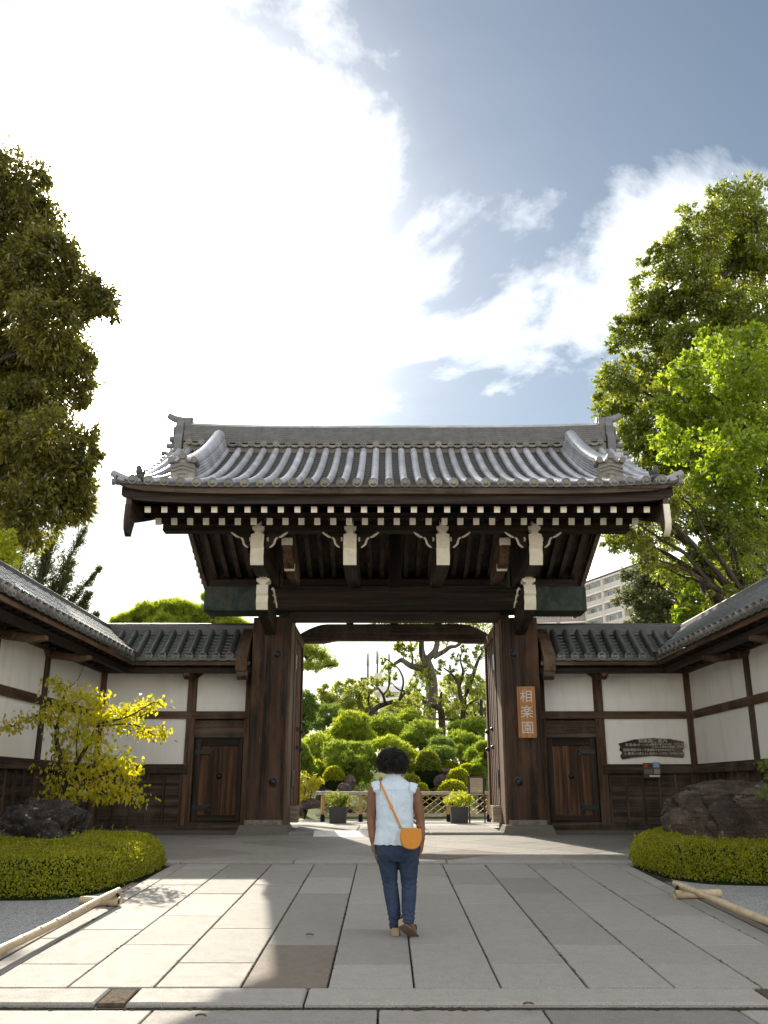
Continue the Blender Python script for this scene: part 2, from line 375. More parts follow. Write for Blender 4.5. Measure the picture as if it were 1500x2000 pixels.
for r_, (ya, yb) in enumerate(((5.75, 6.685), (4.8, 5.75), (3.8, 4.8))):
    for i in range(len(fx) - 1):
        o_ = .55 * r_
        slab('street_slab', [(fx[i] + o_, ya), (fx[i + 1] + o_, ya), (fx[i + 1] + o_, yb), (fx[i] + o_, yb)], M['front'] if i not in (1, 5) else M['slab'], front_o, lambda y: .235 + (y - 1) * .004)
# landing: kerb strip and diagonal stones
land_o = sheet('landing_pavement', [(-6.3, 6.8, 14.0, rz(14) - .05), (-6.3, 6.8, 19.6, rz(19.6) - .05), (-6.3, 6.8, 22.6, .72)], M['soil'])
lz = lambda y: rz(y) + .03
lx = [-6.2, -4.6, -3.0, -1.35, .9, 2.6, 4.2, 6.6]
for i in range(len(lx) - 1): slab('kerb_stone', [(lx[i], 14.0), (lx[i + 1], 14.0), (lx[i + 1], 14.30), (lx[i], 14.30)], M['kerb'], land_o, lz, th=.12, ch=.012)
def clip(poly, ax, v, keep_gt):
    out = []
    for i in range(len(poly)):
        a, b_ = poly[i - 1], poly[i]; ia = (a[ax] > v) == keep_gt; ib = (b_[ax] > v) == keep_gt
        if ia != ib:
            t = (v - a[ax]) / (b_[ax] - a[ax]); out.append((a[0] + (b_[0] - a[0]) * t, a[1] + (b_[1] - a[1]) * t))
        if ib: out.append(b_)
    return out
DG = .66
for i in range(-16, 17):
    for j in range(-16, 17):
        cx0, cy0 = 1.30 + (i + j) * DG, 15.26 + (i - j) * DG
        po = [(cx0, cy0 - DG), (cx0 + DG, cy0), (cx0, cy0 + DG), (cx0 - DG, cy0)]
        for ax, v, g in ((0, -6.15, True), (0, 6.6, False), (1, 14.305, True), (1, 18.95, False)):
            if po: po = clip(po, ax, v, g)
        if len(po) < 3: continue
        area = abs(sum(po[q - 1][0] * po[q][1] - po[q][0] * po[q - 1][1] for q in range(len(po)))) / 2
        if area < .02: continue
        dk = (i, j) in ((0, 0), (-1, 0))
        slab('slab', po, M['slabdark'] if dk else M['landing'], land_o, lz, th=.06, gap=.004, ch=.004)
# gate floor stones
for xa, xb in ((-2.0, -.6), (-.6, .9), (.9, 2.42)):
    slab('threshold_stone', [(xa, 18.96), (xb, 18.96), (xb, 20.6), (xa, 20.6)], M['landing'], land_o, lambda y: .83, th=.14, ch=.01)
    slab('threshold_stone', [(xa, 20.6), (xb, 20.6), (xb, 22.6), (xa, 22.6)], M['landing'], land_o, lambda y: .83, th=.14, ch=.01)
o = MB().add([(-1.42, 18.55, .77), (-.33, 18.55, .77), (-.33, 19.0, .865), (-1.42, 19.0, .865), (-1.42, 18.55, .745), (-.33, 18.55, .745), (-.33, 19.0, .745), (-1.42, 19.0, .745)],
             [(0, 1, 2, 3), (4, 7, 6, 5), (0, 4, 5, 1), (1, 5, 6, 2), (2, 6, 7, 3), (3, 7, 4, 0)]).build('wheelchair_ramp', plain('pale_board', (.62, .58, .55), .6), org=(-.9, 18.8, .75), bevel=.004)
tag(o, 'small pale wedge board laid against the gate threshold', 'ramp')
# garden ground behind
sheet('garden_path', [(-7, 9, 22.55, .775), (-9, 10, 28.6, .785)], M['path'])
hill = MB(); hv = []
nx, ny = 50, 40
def hz(x, y):
    t = min(1, max(0, (y - 29.0) / 14)); return .78 + (t * t * (3 - 2 * t)) * 2.0 + noise.noise(Vector((x * .2, y * .2, 0))) * .25 * min(1, t * 4)
for j in range(ny + 1):
    for i in range(nx + 1):
        x = -30 + 60 * i / nx; y = 28.4 + 45 * j / ny; hill.v.append((x, y, hz(x, y) + (0 if j else -.06)))
for j in range(ny):
    for i in range(nx): a = j * (nx + 1) + i; hill.f.append((a, a + 1, a + nx + 2, a + nx + 1)); hill.m.append(0)
hill.build('garden_hill', M['moss'], smooth='all')['kind'] = 'structure'
# gravel beds
for nm, xa, xb in (('gravel', -6.1, -3.20), ('gravel', 3.62, 6.6)):
    o = sheet(nm, [(xa, xb, 7.0, rz(7.0) - .03), (xa, xb, 14.0, rz(14.0) - .03)], M['gravel'], 'stuff')
    tag(o, 'grey gravel bed beside the ' + ('left bamboo rail' if xa < 0 else 'right bamboo rail'), 'gravel')
for xa, xb, g in ((-3.22, -3.105, 0), (3.525, 3.64, 0)):
    slab('edging_stone', [(xa, 7.1), (xb, 7.1), (xb, 12.2), (xa, 12.2)], M['slabdark'], ramp_o, rz, dz=.0)

# grit and moss caught in the joints
gr = MB()
def grit(x, y, z, r):
    n_ = 6; a0 = random.uniform(0, 6); gr.add([(x + r * random.uniform(.5, 1.1) * math.cos(a0 + 2 * PI * i / n_), y + r * random.uniform(.5, 1.1) * math.sin(a0 + 2 * PI * i / n_), z) for i in range(n_)] + [(x, y, z + r * .35)], [(i, (i + 1) % n_, n_) for i in range(n_)])
for k in range(-5, 6):
    y = 7.12
    while y < 13.9:
        y += random.expovariate(1 / .09)
        if noise.noise(Vector((k * 3.3, y * .9, 0))) > -.12: grit(.205 + .62 * k + random.gauss(0, .007), y, rz(y) - .001, random.uniform(.006, .019))
for i in range(900): x = random.uniform(-4.5, 5); grit(x, 6.69 + random.gauss(0, .012), .262, random.uniform(.006, .024) * (1 + noise.noise(Vector((x * 1.3, 0, 0)))))
for i in range(260): x = random.uniform(-3.0, 3.4); grit(x, 13.99 + random.gauss(0, .012), rz(13.99) + .001, random.uniform(.004, .013))
for i in range(320): x = random.uniform(-3.2, 3.6); y = random.uniform(7.2, 13.9); grit(x, y, rz(y) + .001, random.uniform(.002, .006))
for xa in (-1.85, 2.73):
    for i in range(30): y = random.uniform(6.74, 7.08); grit(xa + random.gauss(0, .07), y, rz(y) - .007, random.uniform(.004, .014))
o = gr.build('grit', plain('moss_and_grit', (.045, .040, .024), .95, .1, .5, 30), ramp_o, kind='stuff')
# ------------------------------------------------------------------ the gate
gate = thing('roofed_gate', 'large dark timber gate with grey tiled roof and white rafter ends', 'gate', (G, 19.5, .77))
EY, RY = 15.05, 19.4
def roofz(d): return 6.82 + .33 * d + .05 * d * d
def lift(x, d): return (.06 * max(0, (abs(x) - 2.8) / 1.9) ** 2) * (1 - d / 4.6)
for sx in (-1, 1):
    cx0 = G + 2.68 * sx
    p = MB().box(cx0 - .375, cx0 + .375, 19.12, 19.88, .965, 5.20).build('pillar', M['pillar'], gate, bevel=.02)
    MB().box(cx0 - .379, cx0 + .379, 19.116, 19.884, .955, 1.06).build('foot_band', plain('bleached_wood', (.17, .15, .13), .9, .1, .5, 12), p)
    st = MB(); a, t_ = .56, .47
    st.add([(cx0 - a, 18.93, .745), (cx0 + a, 18.93, .745), (cx0 + a, 20.05, .745), (cx0 - a, 20.05, .745),
            (cx0 - t_, 19.02, .965), (cx0 + t_, 19.02, .965), (cx0 + t_, 19.96, .965), (cx0 - t_, 19.96, .965)],
           [(0, 3, 2, 1), (4, 5, 6, 7), (0, 1, 5, 4), (1, 2, 6, 5), (2, 3, 7, 6), (3, 0, 4, 7)]).build('base_stone', M['basestone'], gate, bevel=.015)
    bx = cx0 - sx * .17
    for z in (4.40, 1.80):
        MB().lathe([(.105, 0), (.10, .02), (.075, .025), (.07, .06), (.045, .085), (.0, .095)], (bx, 19.12, z), (0, -1, 0), 16).build('iron_boss', M['iron'], p, smooth=True)
    MB().box(cx0 - sx * .385 - .05, cx0 - sx * .385 + .05, 19.30, 20.06, .90, 5.2).build('door_jamb', M['brownZ'], gate, bevel=.006)  # jamb run back past the pillar to shut out a streak of light
    MB().box(cx0 - .2, cx0 + .2, 22.15, 22.5, .80, 6.5).build('rear_post', M['woodZ'], gate, bevel=.015)
    MB().box(cx0 - .12, cx0 + .12, 19.88, 22.15, 4.55, 4.8).build('side_tie', M['woodY'], gate, bevel=.01)
    # open door leaf
    lx0 = G + sx * 2.30
    lf = MB().box(lx0 - .03, lx0 + .03, 20.05, 22.1, 1.05, 5.12).build('door_leaf', M['door'], gate, bevel=.006)
    for (ya, yb, za, zb) in ((20.02, 20.2, .98, 5.18), (21.95, 22.13, .98, 5.18), (20.2, 21.95, 4.95, 5.18), (20.2, 21.95, 1.02, 1.3)):
        MB().box(lx0 - sx * .075, lx0 + sx * .0305, ya, yb, za, zb).build('door_rail', M['doorY' if yb - ya > 1 else 'door'] if 'doorY' in M else M['door'], lf, bevel=.008)
    for y in (20.55, 20.9, 21.25, 21.6):
        MB().box(lx0 - sx * .045, lx0 + sx * .031, y - .035, y + .035, 1.3, 4.95).build('door_batten', M['door'], lf, bevel=.006)
    for z in (2.55, 2.95):
        for y in (20.75, 21.85): MB().lathe([(.05, 0), (.05, .02), (.035, .06), (.0, .08)], (lx0 - sx * .075, y, z), (-sx, 0, 0), 12).build('iron_boss', M['iron'], lf, smooth=True)
    for z in (1.85, 4.35):
        MB().prism([(20.05, z - .16), (20.32, z - .12), (20.32, z + .12), (20.42, z + .2), (20.05, z + .2)], lambda y, q: (lx0 - sx * .078, y, q), lambda y, q: (lx0 - sx * .09, y, q)).build('hinge_plate', M['iron'], lf)
    MB().box(lx0 - .13 - sx * .10, lx0 + .13 - sx * .10, 20.0, 20.28, .98, 1.32).build('wooden_block', M['paleZ'] if 'paleZ' in M else M['pale'], gate, bevel=.01)
beam_x = 4.15
MB().box(G - 3.0, G + 3.0, 19.12, 19.80, 5.36, 5.86).build('main_beam', M['woodX'], gate, bevel=.02)
MB().box(G - 2.3, G + 2.3, 19.30, 19.62, 5.16, 5.36).build('lintel', M['woodX'], gate, bevel=.012)
for sx in (-1, 1):
    xs = sorted((G + sx * 3.0, G + sx * beam_x))
    ce = MB().box(xs[0], xs[1], 19.10, 19.82, 5.34, 5.88).build('copper_beam_end', M['copper'], gate, bevel=.012)
    tag(ce, 'beam end clad in green weathered copper sheet')
    for k in range(6):
        for z in (5.38, 5.84): MB().lathe([(.014, 0), (.010, .008), (0, .011)], (G + sx * (3.12 + k * .19), 19.10, z), (0, -1, 0), 6).build('nail', M['iron'], ce)
MB().box(G - 4.3, G + 4.3, 22.1, 22.45, 6.5, 6.83).build('rear_beam', M['woodX'], gate, bevel=.015)
# rear carved rainbow beam
out = []
for i in range(41):
    x = -2.35 + 4.7 * i / 40; a = abs(x) / 2.35; out.append((x, 5.12 + .06 * (1 - min(1, max(0, (a - .62) / .12)))))
for i in range(41):
    x = 2.35 - 4.7 * i / 40; a = abs(x) / 2.35; out.append((x, 5.58 - .26 * max(0, (a - .72) / .28) ** 1.6))
rb = MB().prism(out, lambda x, z: (G + x, 22.08, z), lambda x, z: (G + x, 22.36, z)).build('rainbow_beam', M['oldX'], gate, bevel=.01)
for sx in (-1, 1):
    for r0, cxx, turns in ((.15, 1.72, 1.6), (.09, 2.05, 1.2)):
        pts = [(G + sx * (cxx + (r0 * (1 - .75 * t)) * math.cos(2 * PI * turns * t)), 22.075, 5.36 + (r0 * (1 - .75 * t)) * math.sin(2 * PI * turns * t)) for t in [i / 40 for i in range(41)]]
        MB().tube(pts, .012, 5).build('carved_scroll', M['oldX'], rb, smooth=True)
    pts = [(G + sx * x, 22.075, 5.22 + .10 * math.sin((x - .2) * 1.6)) for x in [.1 + 1.4 * i / 16 for i in range(17)]]
for dx in (-1.1, 0, 1.1): MB().box(G + dx - .09, G + dx + .09, 22.1, 22.3, 5.55, 6.5).build('strut', M['woodZ'], gate, bevel=.01)
# bracket arms
ARM = [(16.64, 6.36), (16.585, 6.14), (16.66, 6.08), (16.635, 5.93), (16.71, 5.765)]
for dx in (-2.68, -.895, .895, 2.68):
    c = G + dx; w = .125
    prof = ARM + [(17.3, 5.72), (18.2, 5.80), (19.3, 5.87), (19.3, 6.30), (17.2, 6.36)]
    arm = MB().prism(prof, lambda y, z: (c - w, y, z), lambda y, z: (c + w, y, z)).build('bracket_arm', M['woodY'], gate, bevel=.008)
    wf = [(y - .012, z) for y, z in ARM] + [(y + .004, z) for y, z in reversed(ARM)]
    MB().prism([(y, z + (.0 if i else .0)) for i, (y, z) in enumerate(wf)], lambda y, z: (c - w - .003, y, z), lambda y, z: (c + w + .003, y, z)).build('white_end', M['gyp'], arm, bevel=.004)
    MB().add([(c - w - .003, 16.628, 6.36), (c + w + .003, 16.628, 6.36), (c, 16.628, 6.41), (c - w, 16.75, 6.36), (c + w, 16.75, 6.36), (c, 16.75, 6.41)],
             [(0, 1, 2), (3, 5, 4), (0, 2, 5, 3), (1, 4, 5, 2), (0, 3, 4, 1)]).build('white_peak', M['gyp'], arm)
    cup = MB().prism([(-.06, 6.385), (.06, 6.385), (.065, 6.44), (.115, 6.475), (.115, 6.535), (-.115, 6.535), (-.115, 6.475), (-.065, 6.44)], lambda x, z: (c + x, 16.66, z), lambda x, z: (c + x, 16.84, z))
    cup.build('bearing_block', M['gyp'], gate, bevel=.004)
    MB().box(c - .062, c + .062, 16.60, 16.85, 6.537, 6.63).build('bearing_block', M['gyp'], gate, bevel=.004)
    # carved cloud wings under the purlin
    for sx in (-1, 1):
        oo = [(.13, 6.46), (.54, 6.46), (.50, 6.41), (.42, 6.37), (.35, 6.345), (.31, 6.30), (.285, 6.22), (.22, 6.165), (.13, 6.16)]
        wg = MB().prism(oo, lambda x, z: (c + sx * x, 16.86, z), lambda x, z: (c + sx * x, 16.98, z)).build('cloud_bracket', M['woodX'], gate)
        for seg in ([(.555, 6.475), (.51, 6.43), (.47, 6.405), (.43, 6.375), (.385, 6.36)], [(.365, 6.355), (.33, 6.335), (.31, 6.29), (.295, 6.23), (.255, 6.185), (.21, 6.155)], [(.175, 6.36), (.165, 6.32), (.175, 6.28)]):
            MB().tube([(c + sx * x, 16.85, z) for x, z in seg], [.012 + .012 * math.sin(PI * (i + .5) / len(seg)) for i in range(len(seg))], 6).build('white_edge', M['gyp'], wg, smooth=True)
LOW = [(17.60, 5.58), (17.55, 5.40), (17.61, 5.35), (17.59, 5.22), (17.66, 5.08)]
for sx in (-1, 1):
    c = G + sx * 2.68; w = .115
    prof = LOW + [(18.0, 4.98), (18.6, 4.92), (19.118, 4.82), (19.118, 5.34), (18.2, 5.58)]
    arm = MB().prism(prof, lambda y, z: (c - w, y, z), lambda y, z: (c + w, y, z)).build('pillar_bracket', M['woodY'], gate, bevel=.008)
    wf = [(y - .012, z) for y, z in LOW] + [(y + .004, z) for y, z in reversed(LOW)]
    MB().prism(wf, lambda y, z: (c - w - .003, y, z), lambda y, z: (c + w + .003, y, z)).build('white_end', M['gyp'], arm, bevel=.004)
    MB().prism([(-.06, 5.585), (.06, 5.585), (.07, 5.63), (.13, 5.66), (.13, 5.72), (-.13, 5.72), (-.13, 5.66), (-.07, 5.63)], lambda x, z: (c + x, 17.62, z), lambda x, z: (c + x, 17.9, z)).build('bearing_block', M['gyp'], gate, bevel=.004)
    MB().box(c - .075, c + .075, 17.62, 17.9, 5.722, 5.90).build('bearing_block', M['gyp'], gate, bevel=.006)
    for k in range(3):   # white-edged carved steps on the inner side of the bracket
        y = 18.0 + k * .22; z = 5.60 - k * .085
        MB().tube([(c - sx * (.13 + .02 * q), y + .03 * q, z - .035 * (q - 1) ** 2) for q in (0, 1, 2, 3)], [.012, .026, .026, .012], 6).build('white_edge', M['gyp'], arm, smooth=True)
    # curved strut beside the pillar bracket
    c2 = G + sx * 2.18
    cs = [(17.3, 6.50), (17.25, 6.30), (17.6, 6.02), (18.3, 5.90), (19.1, 5.90), (19.1, 6.16), (18.6, 6.30), (18.0, 6.52)]
    st = MB().prism(cs, lambda y, z: (c2 - .10, y, z), lambda y, z: (c2 + .10, y, z)).build('curved_strut', M['brownY'], gate, bevel=.02)
    for (y, z) in ((17.28, 6.40), (17.9, 6.02)): MB().box(c2 - sx * 0 - .11, c2 + .11, y - .03, y + .02, z - .09, z + .07).build('white_edge', M['gyp'], st, bevel=.015)
for d, nm in ((0, 'purlin'), (1, 'purlin')):
    y = 16.86 if d == 0 else 2 * RY - 16.86
    MB().box(G - 4.55, G + 4.55, y - .13, y + .13, 6.462, 6.66).build(nm, M['woodX'], gate, bevel=.01)
MB().box(G - 4.75, G + 4.75, RY - .16, RY + .16, 7.75, 8.1).build('ridge_beam', M['woodX'], gate)
MB().box(G - .14, G + .14, 19.25, 19.6, 5.86, 7.8).build('strut', M['woodZ'], gate)
for dx in (-2.68, 2.68): MB().box(G + dx - .16, G + dx + .16, 19.2, 19.7, 5.88, 7.8).build('strut', M['woodZ'], gate)
# rafters
proto = {}
def rafter(nm, x, y0, z0, y1, z1, w, h, flip=False):
    key = (nm, flip)
    if flip: y0, y1 = 2 * RY - y0, 2 * RY - y1
    if key not in proto:
        o = MB().beam((0 + ORG[gate].x, y0, z0), (ORG[gate].x, y1, z1), w, h).build(nm, M['woodY'], gate)
        e = None
        if not flip:
            d = Vector((0, y1 - y0, z1 - z0)).normalized()
            e = MB().beam(Vector((ORG[gate].x, y0, z0)) - d * .012, Vector((ORG[gate].x, y0, z0)) + d * .004, w + .008, h + .008).build('white_end', M['gyp'], o, bevel=.003)
        o.location = (x, 0, 0); proto[key] = (o, e); return
    o, e = proto[key]; c = dup(o, gate, (x, 0, 0))
    if e: dup(e, c)
for k in range(-15, 16):
    x = k * .298
    rafter('rafter', x, 16.08, 6.455, 19.3, 7.74, .105, .125)
    rafter('flying_rafter', x, 15.30, 6.445, 16.9, 6.93, .10, .105)
    rafter('rafter', x, 16.08, 6.455, 19.3, 7.74, .105, .125, True)
    rafter('flying_rafter', x, 15.30, 6.445, 16.9, 6.93, .10, .105, True)
for fl in (0, 1):
    Y = (lambda y: y) if not fl else (lambda y: 2 * RY - y)
    sf = MB(); x0, x1 = G - 4.75, G + 4.75
    sf.add([(x0, Y(16.0), 6.50), (x1, Y(16.0), 6.50), (x1, Y(19.4), 7.86), (x0, Y(19.4), 7.86)], [(0, 1, 2, 3)])
    sf.add([(x0, Y(15.2), 6.475), (x1, Y(15.2), 6.475), (x1, Y(16.5), 6.875), (x0, Y(16.5), 6.875)], [(0, 1, 2, 3)])
    sf.build('soffit', M['woodY'], gate)
    MB().box(G - 4.62, G + 4.62, *sorted((Y(16.02), Y(16.14))), 6.522, 6.615).build('eave_batten', M['woodX'], gate)
    for nm, ya, yb, za, zb, xe, mt in (('eave_board', 15.17, 15.32, 6.512, 6.665, 4.93, 'woodX'), ('eave_board', 15.06, 15.22, 6.668, 6.80, 5.02, 'oldX')):
        bd = MB(); n_ = 40
        for i in range(n_ + 1):
            x = -xe + 2 * xe * i / n_; l = lift(x, 0) * 1.2 + .14 * max(0, (abs(x) - 4.55) / .5) ** 2
            bd.v += [(G + x, Y(ya), za + l), (G + x, Y(yb), za + l), (G + x, Y(yb), zb + l), (G + x, Y(ya), zb + l)]
        for i in range(n_):
            for q in range(4): a = 4 * i; bd.f.append((a + q, a + (q + 1) % 4, a + 4 + (q + 1) % 4, a + 4 + q)); bd.m.append(0)
        bd.f += [(3, 2, 1, 0), (4 * n_, 4 * n_ + 1, 4 * n_ + 2, 4 * n_ + 3)]; bd.m += [0, 0]
        bd.build(nm, M[mt], gate)
    # bargeboards
    for sx in (-1, 1):
        x = G + sx * 4.80; lo = []; hi = []
        for i in range(15):
            y = 15.22 + (19.4 - 15.22) * i / 14; t = i / 14
            z = 6.22 + .35 * (y - 15.22) + .012 * (y - 15.22) ** 2
            lo.append((y, z - .06 - .12 * t)); hi.append((y, z + .52))
        pr_ = [(lo[0][0] + .14, lo[0][1] - .20), (lo[0][0] + .02, lo[0][1] - .10)] + [(lo[0][0] - .02, lo[0][1])] + list(reversed([(h_[0], h_[1]) for h_ in hi])).__class__(hi) + list(reversed(lo[1:]))
        MB().prism(pr_, lambda y, z: (x - .05, Y(y), z), lambda y, z: (x + .05, Y(y), z)).build('bargeboard', M['oldY'], gate)
        e = [(15.36, 5.96), (15.235, 6.06), (15.195, 6.20), (15.215, 6.52)]
        MB().prism([(y - .012, z) for y, z in e] + [(y + .02, z) for y, z in reversed(e)], lambda y, z: (x - .055, Y(y), z), lambda y, z: (x + .055, Y(y), z)).build('board_end', M['gyp'] if sx > 0 else M['oldZ'], gate, smooth=True)
        MB().prism([(15.9, 7.02), (19.4, 9.0), (19.4, 7.7), (16.0, 6.6)], lambda y, z: (x - sx * .12 - .01, Y(y), z), lambda y, z: (x - sx * .12 + .01, Y(y), z)).build('gable_board', M['woodY'], gate)
        # gable pendant
    # roof deck under the tiles
    dk = MB()
    for i in range(13):
        d = 4.25 * i / 12; z = roofz(d) - .05
        dk.v += [(G - 4.95, Y(EY + d), z), (G + 4.95, Y(EY + d), z)]
    for i in range(12): dk.f.append((2 * i, 2 * i + 1, 2 * i + 3, 2 * i + 2)); dk.m.append(0)
    dk.build('roof_deck', M['woodX'] if not fl else M['tileflat'], gate)
for sx in (-1, 1):
    x = G + sx * 4.86
    MB().prism([(-.12, 0), (-.2, -.25), (-.06, -.38), (0, -.55), (.06, -.38), (.2, -.25), (.12, 0)], lambda y, z: (x - .02, RY + y, 8.35 + z), lambda y, z: (x + .03, RY + y, 8.35 + z)).build('gable_pendant', M['oldZ'], gate, bevel=.01)
# front tile rows
PATH = [4.15 * i / 14 for i in range(15)]
rowproto = None
for k in range(34):
    x = (k - 16.5) * .2855
    pts = [(G + x, EY + d, roofz(d) + .045 + lift(x, d)) for d in PATH]
    row = MB().tube(pts, .076, 10).build('tile_row', M['tile'], gate, smooth=True)
    if rowproto is None:
        c0 = ORG[gate] + Vector((0, EY - .02 - ORG[gate].y, 6.865 - ORG[gate].z))
        rowproto = MB().lathe([(.084, .05), (.086, 0), (.086, -.012), (.070, -.014), (.068, -.004), (.036, -.004), (.030, -.018), (.0, -.024)], c0, (0, 1, 0), 20).build('end_tile', M['tileend'], row, smooth=True)
        rowproto.location = (x, 0, lift(x, 0))
    else: dup(rowproto, row, (x, 0, lift(x, 0)))
# flat tiles between the rows: overlapping courses
ft = MB()
def courses(mb, xa, xb, f, n, D0, D1, sag=.03, step=.028, lip=.05):
    """f(x, d) -> Vector of the roof surface"""
    for j in range(n):
        da = D0 + (D1 - D0) * j / n; db = D0 + (D1 - D0) * (j + 1) / n
        vs = []
        for (d, up) in ((da, step), (db + .02, 0.0), (da, step - (lip if j == 0 else .034))):
            for q in range(5):
                t = q / 4; p = f(xa + (xb - xa) * t, d); s_ = sag * math.sin(PI * t)
                vs.append((p[0], p[1], p[2] + up - s_ + .012))
        fs = [(q, q + 1, 6 + q, 5 + q) for q in range(4)] + [(10 + q, 11 + q, q + 1, q) for q in range(4)]
        mb.add(vs, fs)
for k in range(-1, 34):
    xa = (k - 16.5) * .2855; xb = xa + .2855
    courses(ft, xa, xb, lambda x, d: (G + x, EY + d, roofz(d) + lift(x, d)), 24, -.03, 4.12)
ft.build('flat_tiles', M['tileflat'], gate, smooth=True, kind='stuff')
for k in (-1, 0): pass
# verge tiles
vp = None
for fl in (0, 1):
    Y = (lambda y: y) if not fl else (lambda y: 2 * RY - y)
    for sx in (-1, 1):
        pts = [(G + sx * 4.93, Y(EY + d), roofz(d) + .03 + lift(4.93, d)) for d in PATH]
        MB().tube(pts, .07, 8).build('verge_row', M['tile'], gate, smooth=True)
        for i in range(16):
            d = .25 + 3.9 * i / 15
            z = roofz(d) + .0 + lift(4.9, d)
            if vp is None: vp = MB().lathe([(.05, -.16), (.062, -.16), (.062, .14), (.07, .14), (.07, .17), (.0, .17)], ORG[gate], (1, 0, 0), 10).build('verge_tile', M['tile'], gate, smooth=True); o = vp
            else: o = dup(vp, gate)
            o.location = (sx * 4.98, Y(EY + d) - ORG[gate].y, z - ORG[gate].z); o.rotation_euler = (0, 0 if sx > 0 else PI, 0)
        if not fl:
            tp = [(G + sx * (4.60 + .13 * i), EY + .06 + .015 * i, 6.90 + .012 * i + .009 * i * i) for i in range(5)]
            MB().tube(tp, [.06, .07, .072, .072, .066], 10).build('corner_tile', M['tile'], gate, smooth=True)
# main ridge
def rc(x): return .08 * (abs(x) / 4.9) ** 4
def sweepx(nm, xa, xb, y0, y1, za, zb, mat, n=28, parent=gate):
    mb = MB()
    for i in range(n + 1):
        x = xa + (xb - xa) * i / n; l = rc(x)
        mb.v += [(G + x, y0, za + l), (G + x, y1, za + l), (G + x, y1, zb + l), (G + x, y0, zb + l)]
    for i in range(n):
        for q in range(4): a = 4 * i; mb.f.append((a + q, a + 4 + q, a + 4 + (q + 1) % 4, a + (q + 1) % 4)); mb.m.append(0)
    mb.f += [(0, 1, 2, 3), (4 * n + 3, 4 * n + 2, 4 * n + 1, 4 * n)]; mb.m += [0, 0]
    return mb.build(nm, mat, parent)
# thin ridge tiles: joints come from a brick pattern
m, nt, b = newmat('ridge_tile', .5, .45)
bt = N(nt, 'ShaderNodeTexBrick', {'Vector': posco(nt, (1, 1, 1)), 'Color1': (.11, .108, .11, 1), 'Color2': (.15, .145, .14, 1), 'Mortar': (.02, .02, .02, 1), 'Scale': 1.0, 'Mortar Size': .004, 'Brick Width': .3, 'Row Height': .0545})
sw = N(nt, 'ShaderNodeSeparateXYZ', {0: posco(nt)}); cw = N(nt, 'ShaderNodeCombineXYZ', {0: mth(nt, 'ADD', sw.outputs[0], sw.outputs[1]), 1: sw.outputs[2], 2: 0.0}); nt.links.new(cw.outputs[0], bt.inputs['Vector'])
setc(nt, b, mix(nt, .35, bt.outputs[0], ramp(nt, nz(nt, posco(nt), 5.0, 6.0), [(.3, (.05, .05, .052)), (.7, (.19, .18, .17))]))); M['ridge'] = m
sweepx('ridge_base', -4.85, 4.85, 19.16, 19.64, 9.0, 9.20, M['tileend'])
for j in range(8):
    w = .26 - .012 * j; z = 9.225 + j * .0545
    sweepx('ridge_course', -4.86, 4.86, RY - w, RY + w, z, z + .047, M['ridge'])
sweepx('ridge_core', -4.84, 4.84, RY - .15, RY + .15, 9.2, 9.67, M['soil'])
MB().tube([(G + x, RY, 9.675 + rc(x)) for x in [-4.9 + 9.8 * i / 28 for i in range(29)]], .105, 10).build('ridge_cap', M['tile'], gate, smooth=True)
rd = None
for k in range(34):
    x = (k - 16.5) * .2855
    if rd is None: rd = MB().lathe([(.07, .12), (.072, 0), (.060, -.004), (.058, .006), (.03, .006), (.024, -.008), (0, -.012)], ORG[gate], (0, 1, 0), 16).build('ridge_end_tile', M['tileend'], gate, smooth=True); o = rd
    else: o = dup(rd, gate)
    o.location = (x, 19.06 - ORG[gate].y, 9.19 + rc(x) - ORG[gate].z)
    if k < 33:
        sg = MB(); 
        for q in range(7):
            t = q / 6; xx = x + .2855 * t; zz_ = 9.16 + rc(xx) - .055 * math.sin(PI * t)
            sg.v += [(G + xx, 19.07, zz_ + .05), (G + xx, 19.07, zz_), (G + xx, 19.2, zz_), (G + xx, 19.2, zz_ + .05)]
        for q in range(6):
            for e in range(4): a = 4 * q; sg.f.append((a + e, a + (e + 1) % 4, a + 4 + (e + 1) % 4, a + 4 + e)); sg.m.append(0)
        sg.build('sagging_tile', M['tileend'], gate, smooth=True)
# ridge ends
M['orn'] = tilem('ornament_tile', (.15, .15, .158), .5)
for sx in (-1, 1):
    x = G + sx * 4.9; z0 = 9.13
    od = MB().prism([(-.30, 8.95), (.30, 8.95), (.33, 9.3), (.22, 9.45), (.26, 9.6), (.14, 9.80), (-.14, 9.80), (-.26, 9.6), (-.22, 9.45), (-.33, 9.3)], lambda y, z: (x - sx * .02, RY + y, z + z0 - 9.05), lambda y, z: (x + sx * .16, RY + y, z + z0 - 9.05)).build('ridge_end_ornament', M['orn'], gate, bevel=.015)
    for (zz_, r_, l_, dy) in ((9.62, .13, .24, 0), (9.40, .075, .30, -.1), (9.40, .075, .30, .1), (9.22, .06, .36, -.12), (9.0, .055, .44, -.22), (8.86, .06, .46, -.24)):
        MB().tube([(x - sx * .05, RY + dy, zz_), (x + sx * l_, RY + dy, zz_)], r_, 12).build('round_tile', M['orn'], od, smooth=True)
    MB().box(*sorted((x - sx * .16, x + sx * .02)), RY - .17, RY + .17, 9.3, 9.93).build('ornament_panel', M['orn'], od, bevel=.01)
    MB().tube([(x - sx * .18, RY, 9.90), (x + sx * .05, RY, 9.90), (x + sx * .25, RY, 9.95), (x + sx * .40, RY, 10.03)], [.09, .09, .085, .075], 12).build('crest_tile', M['orn'], od, smooth=True)
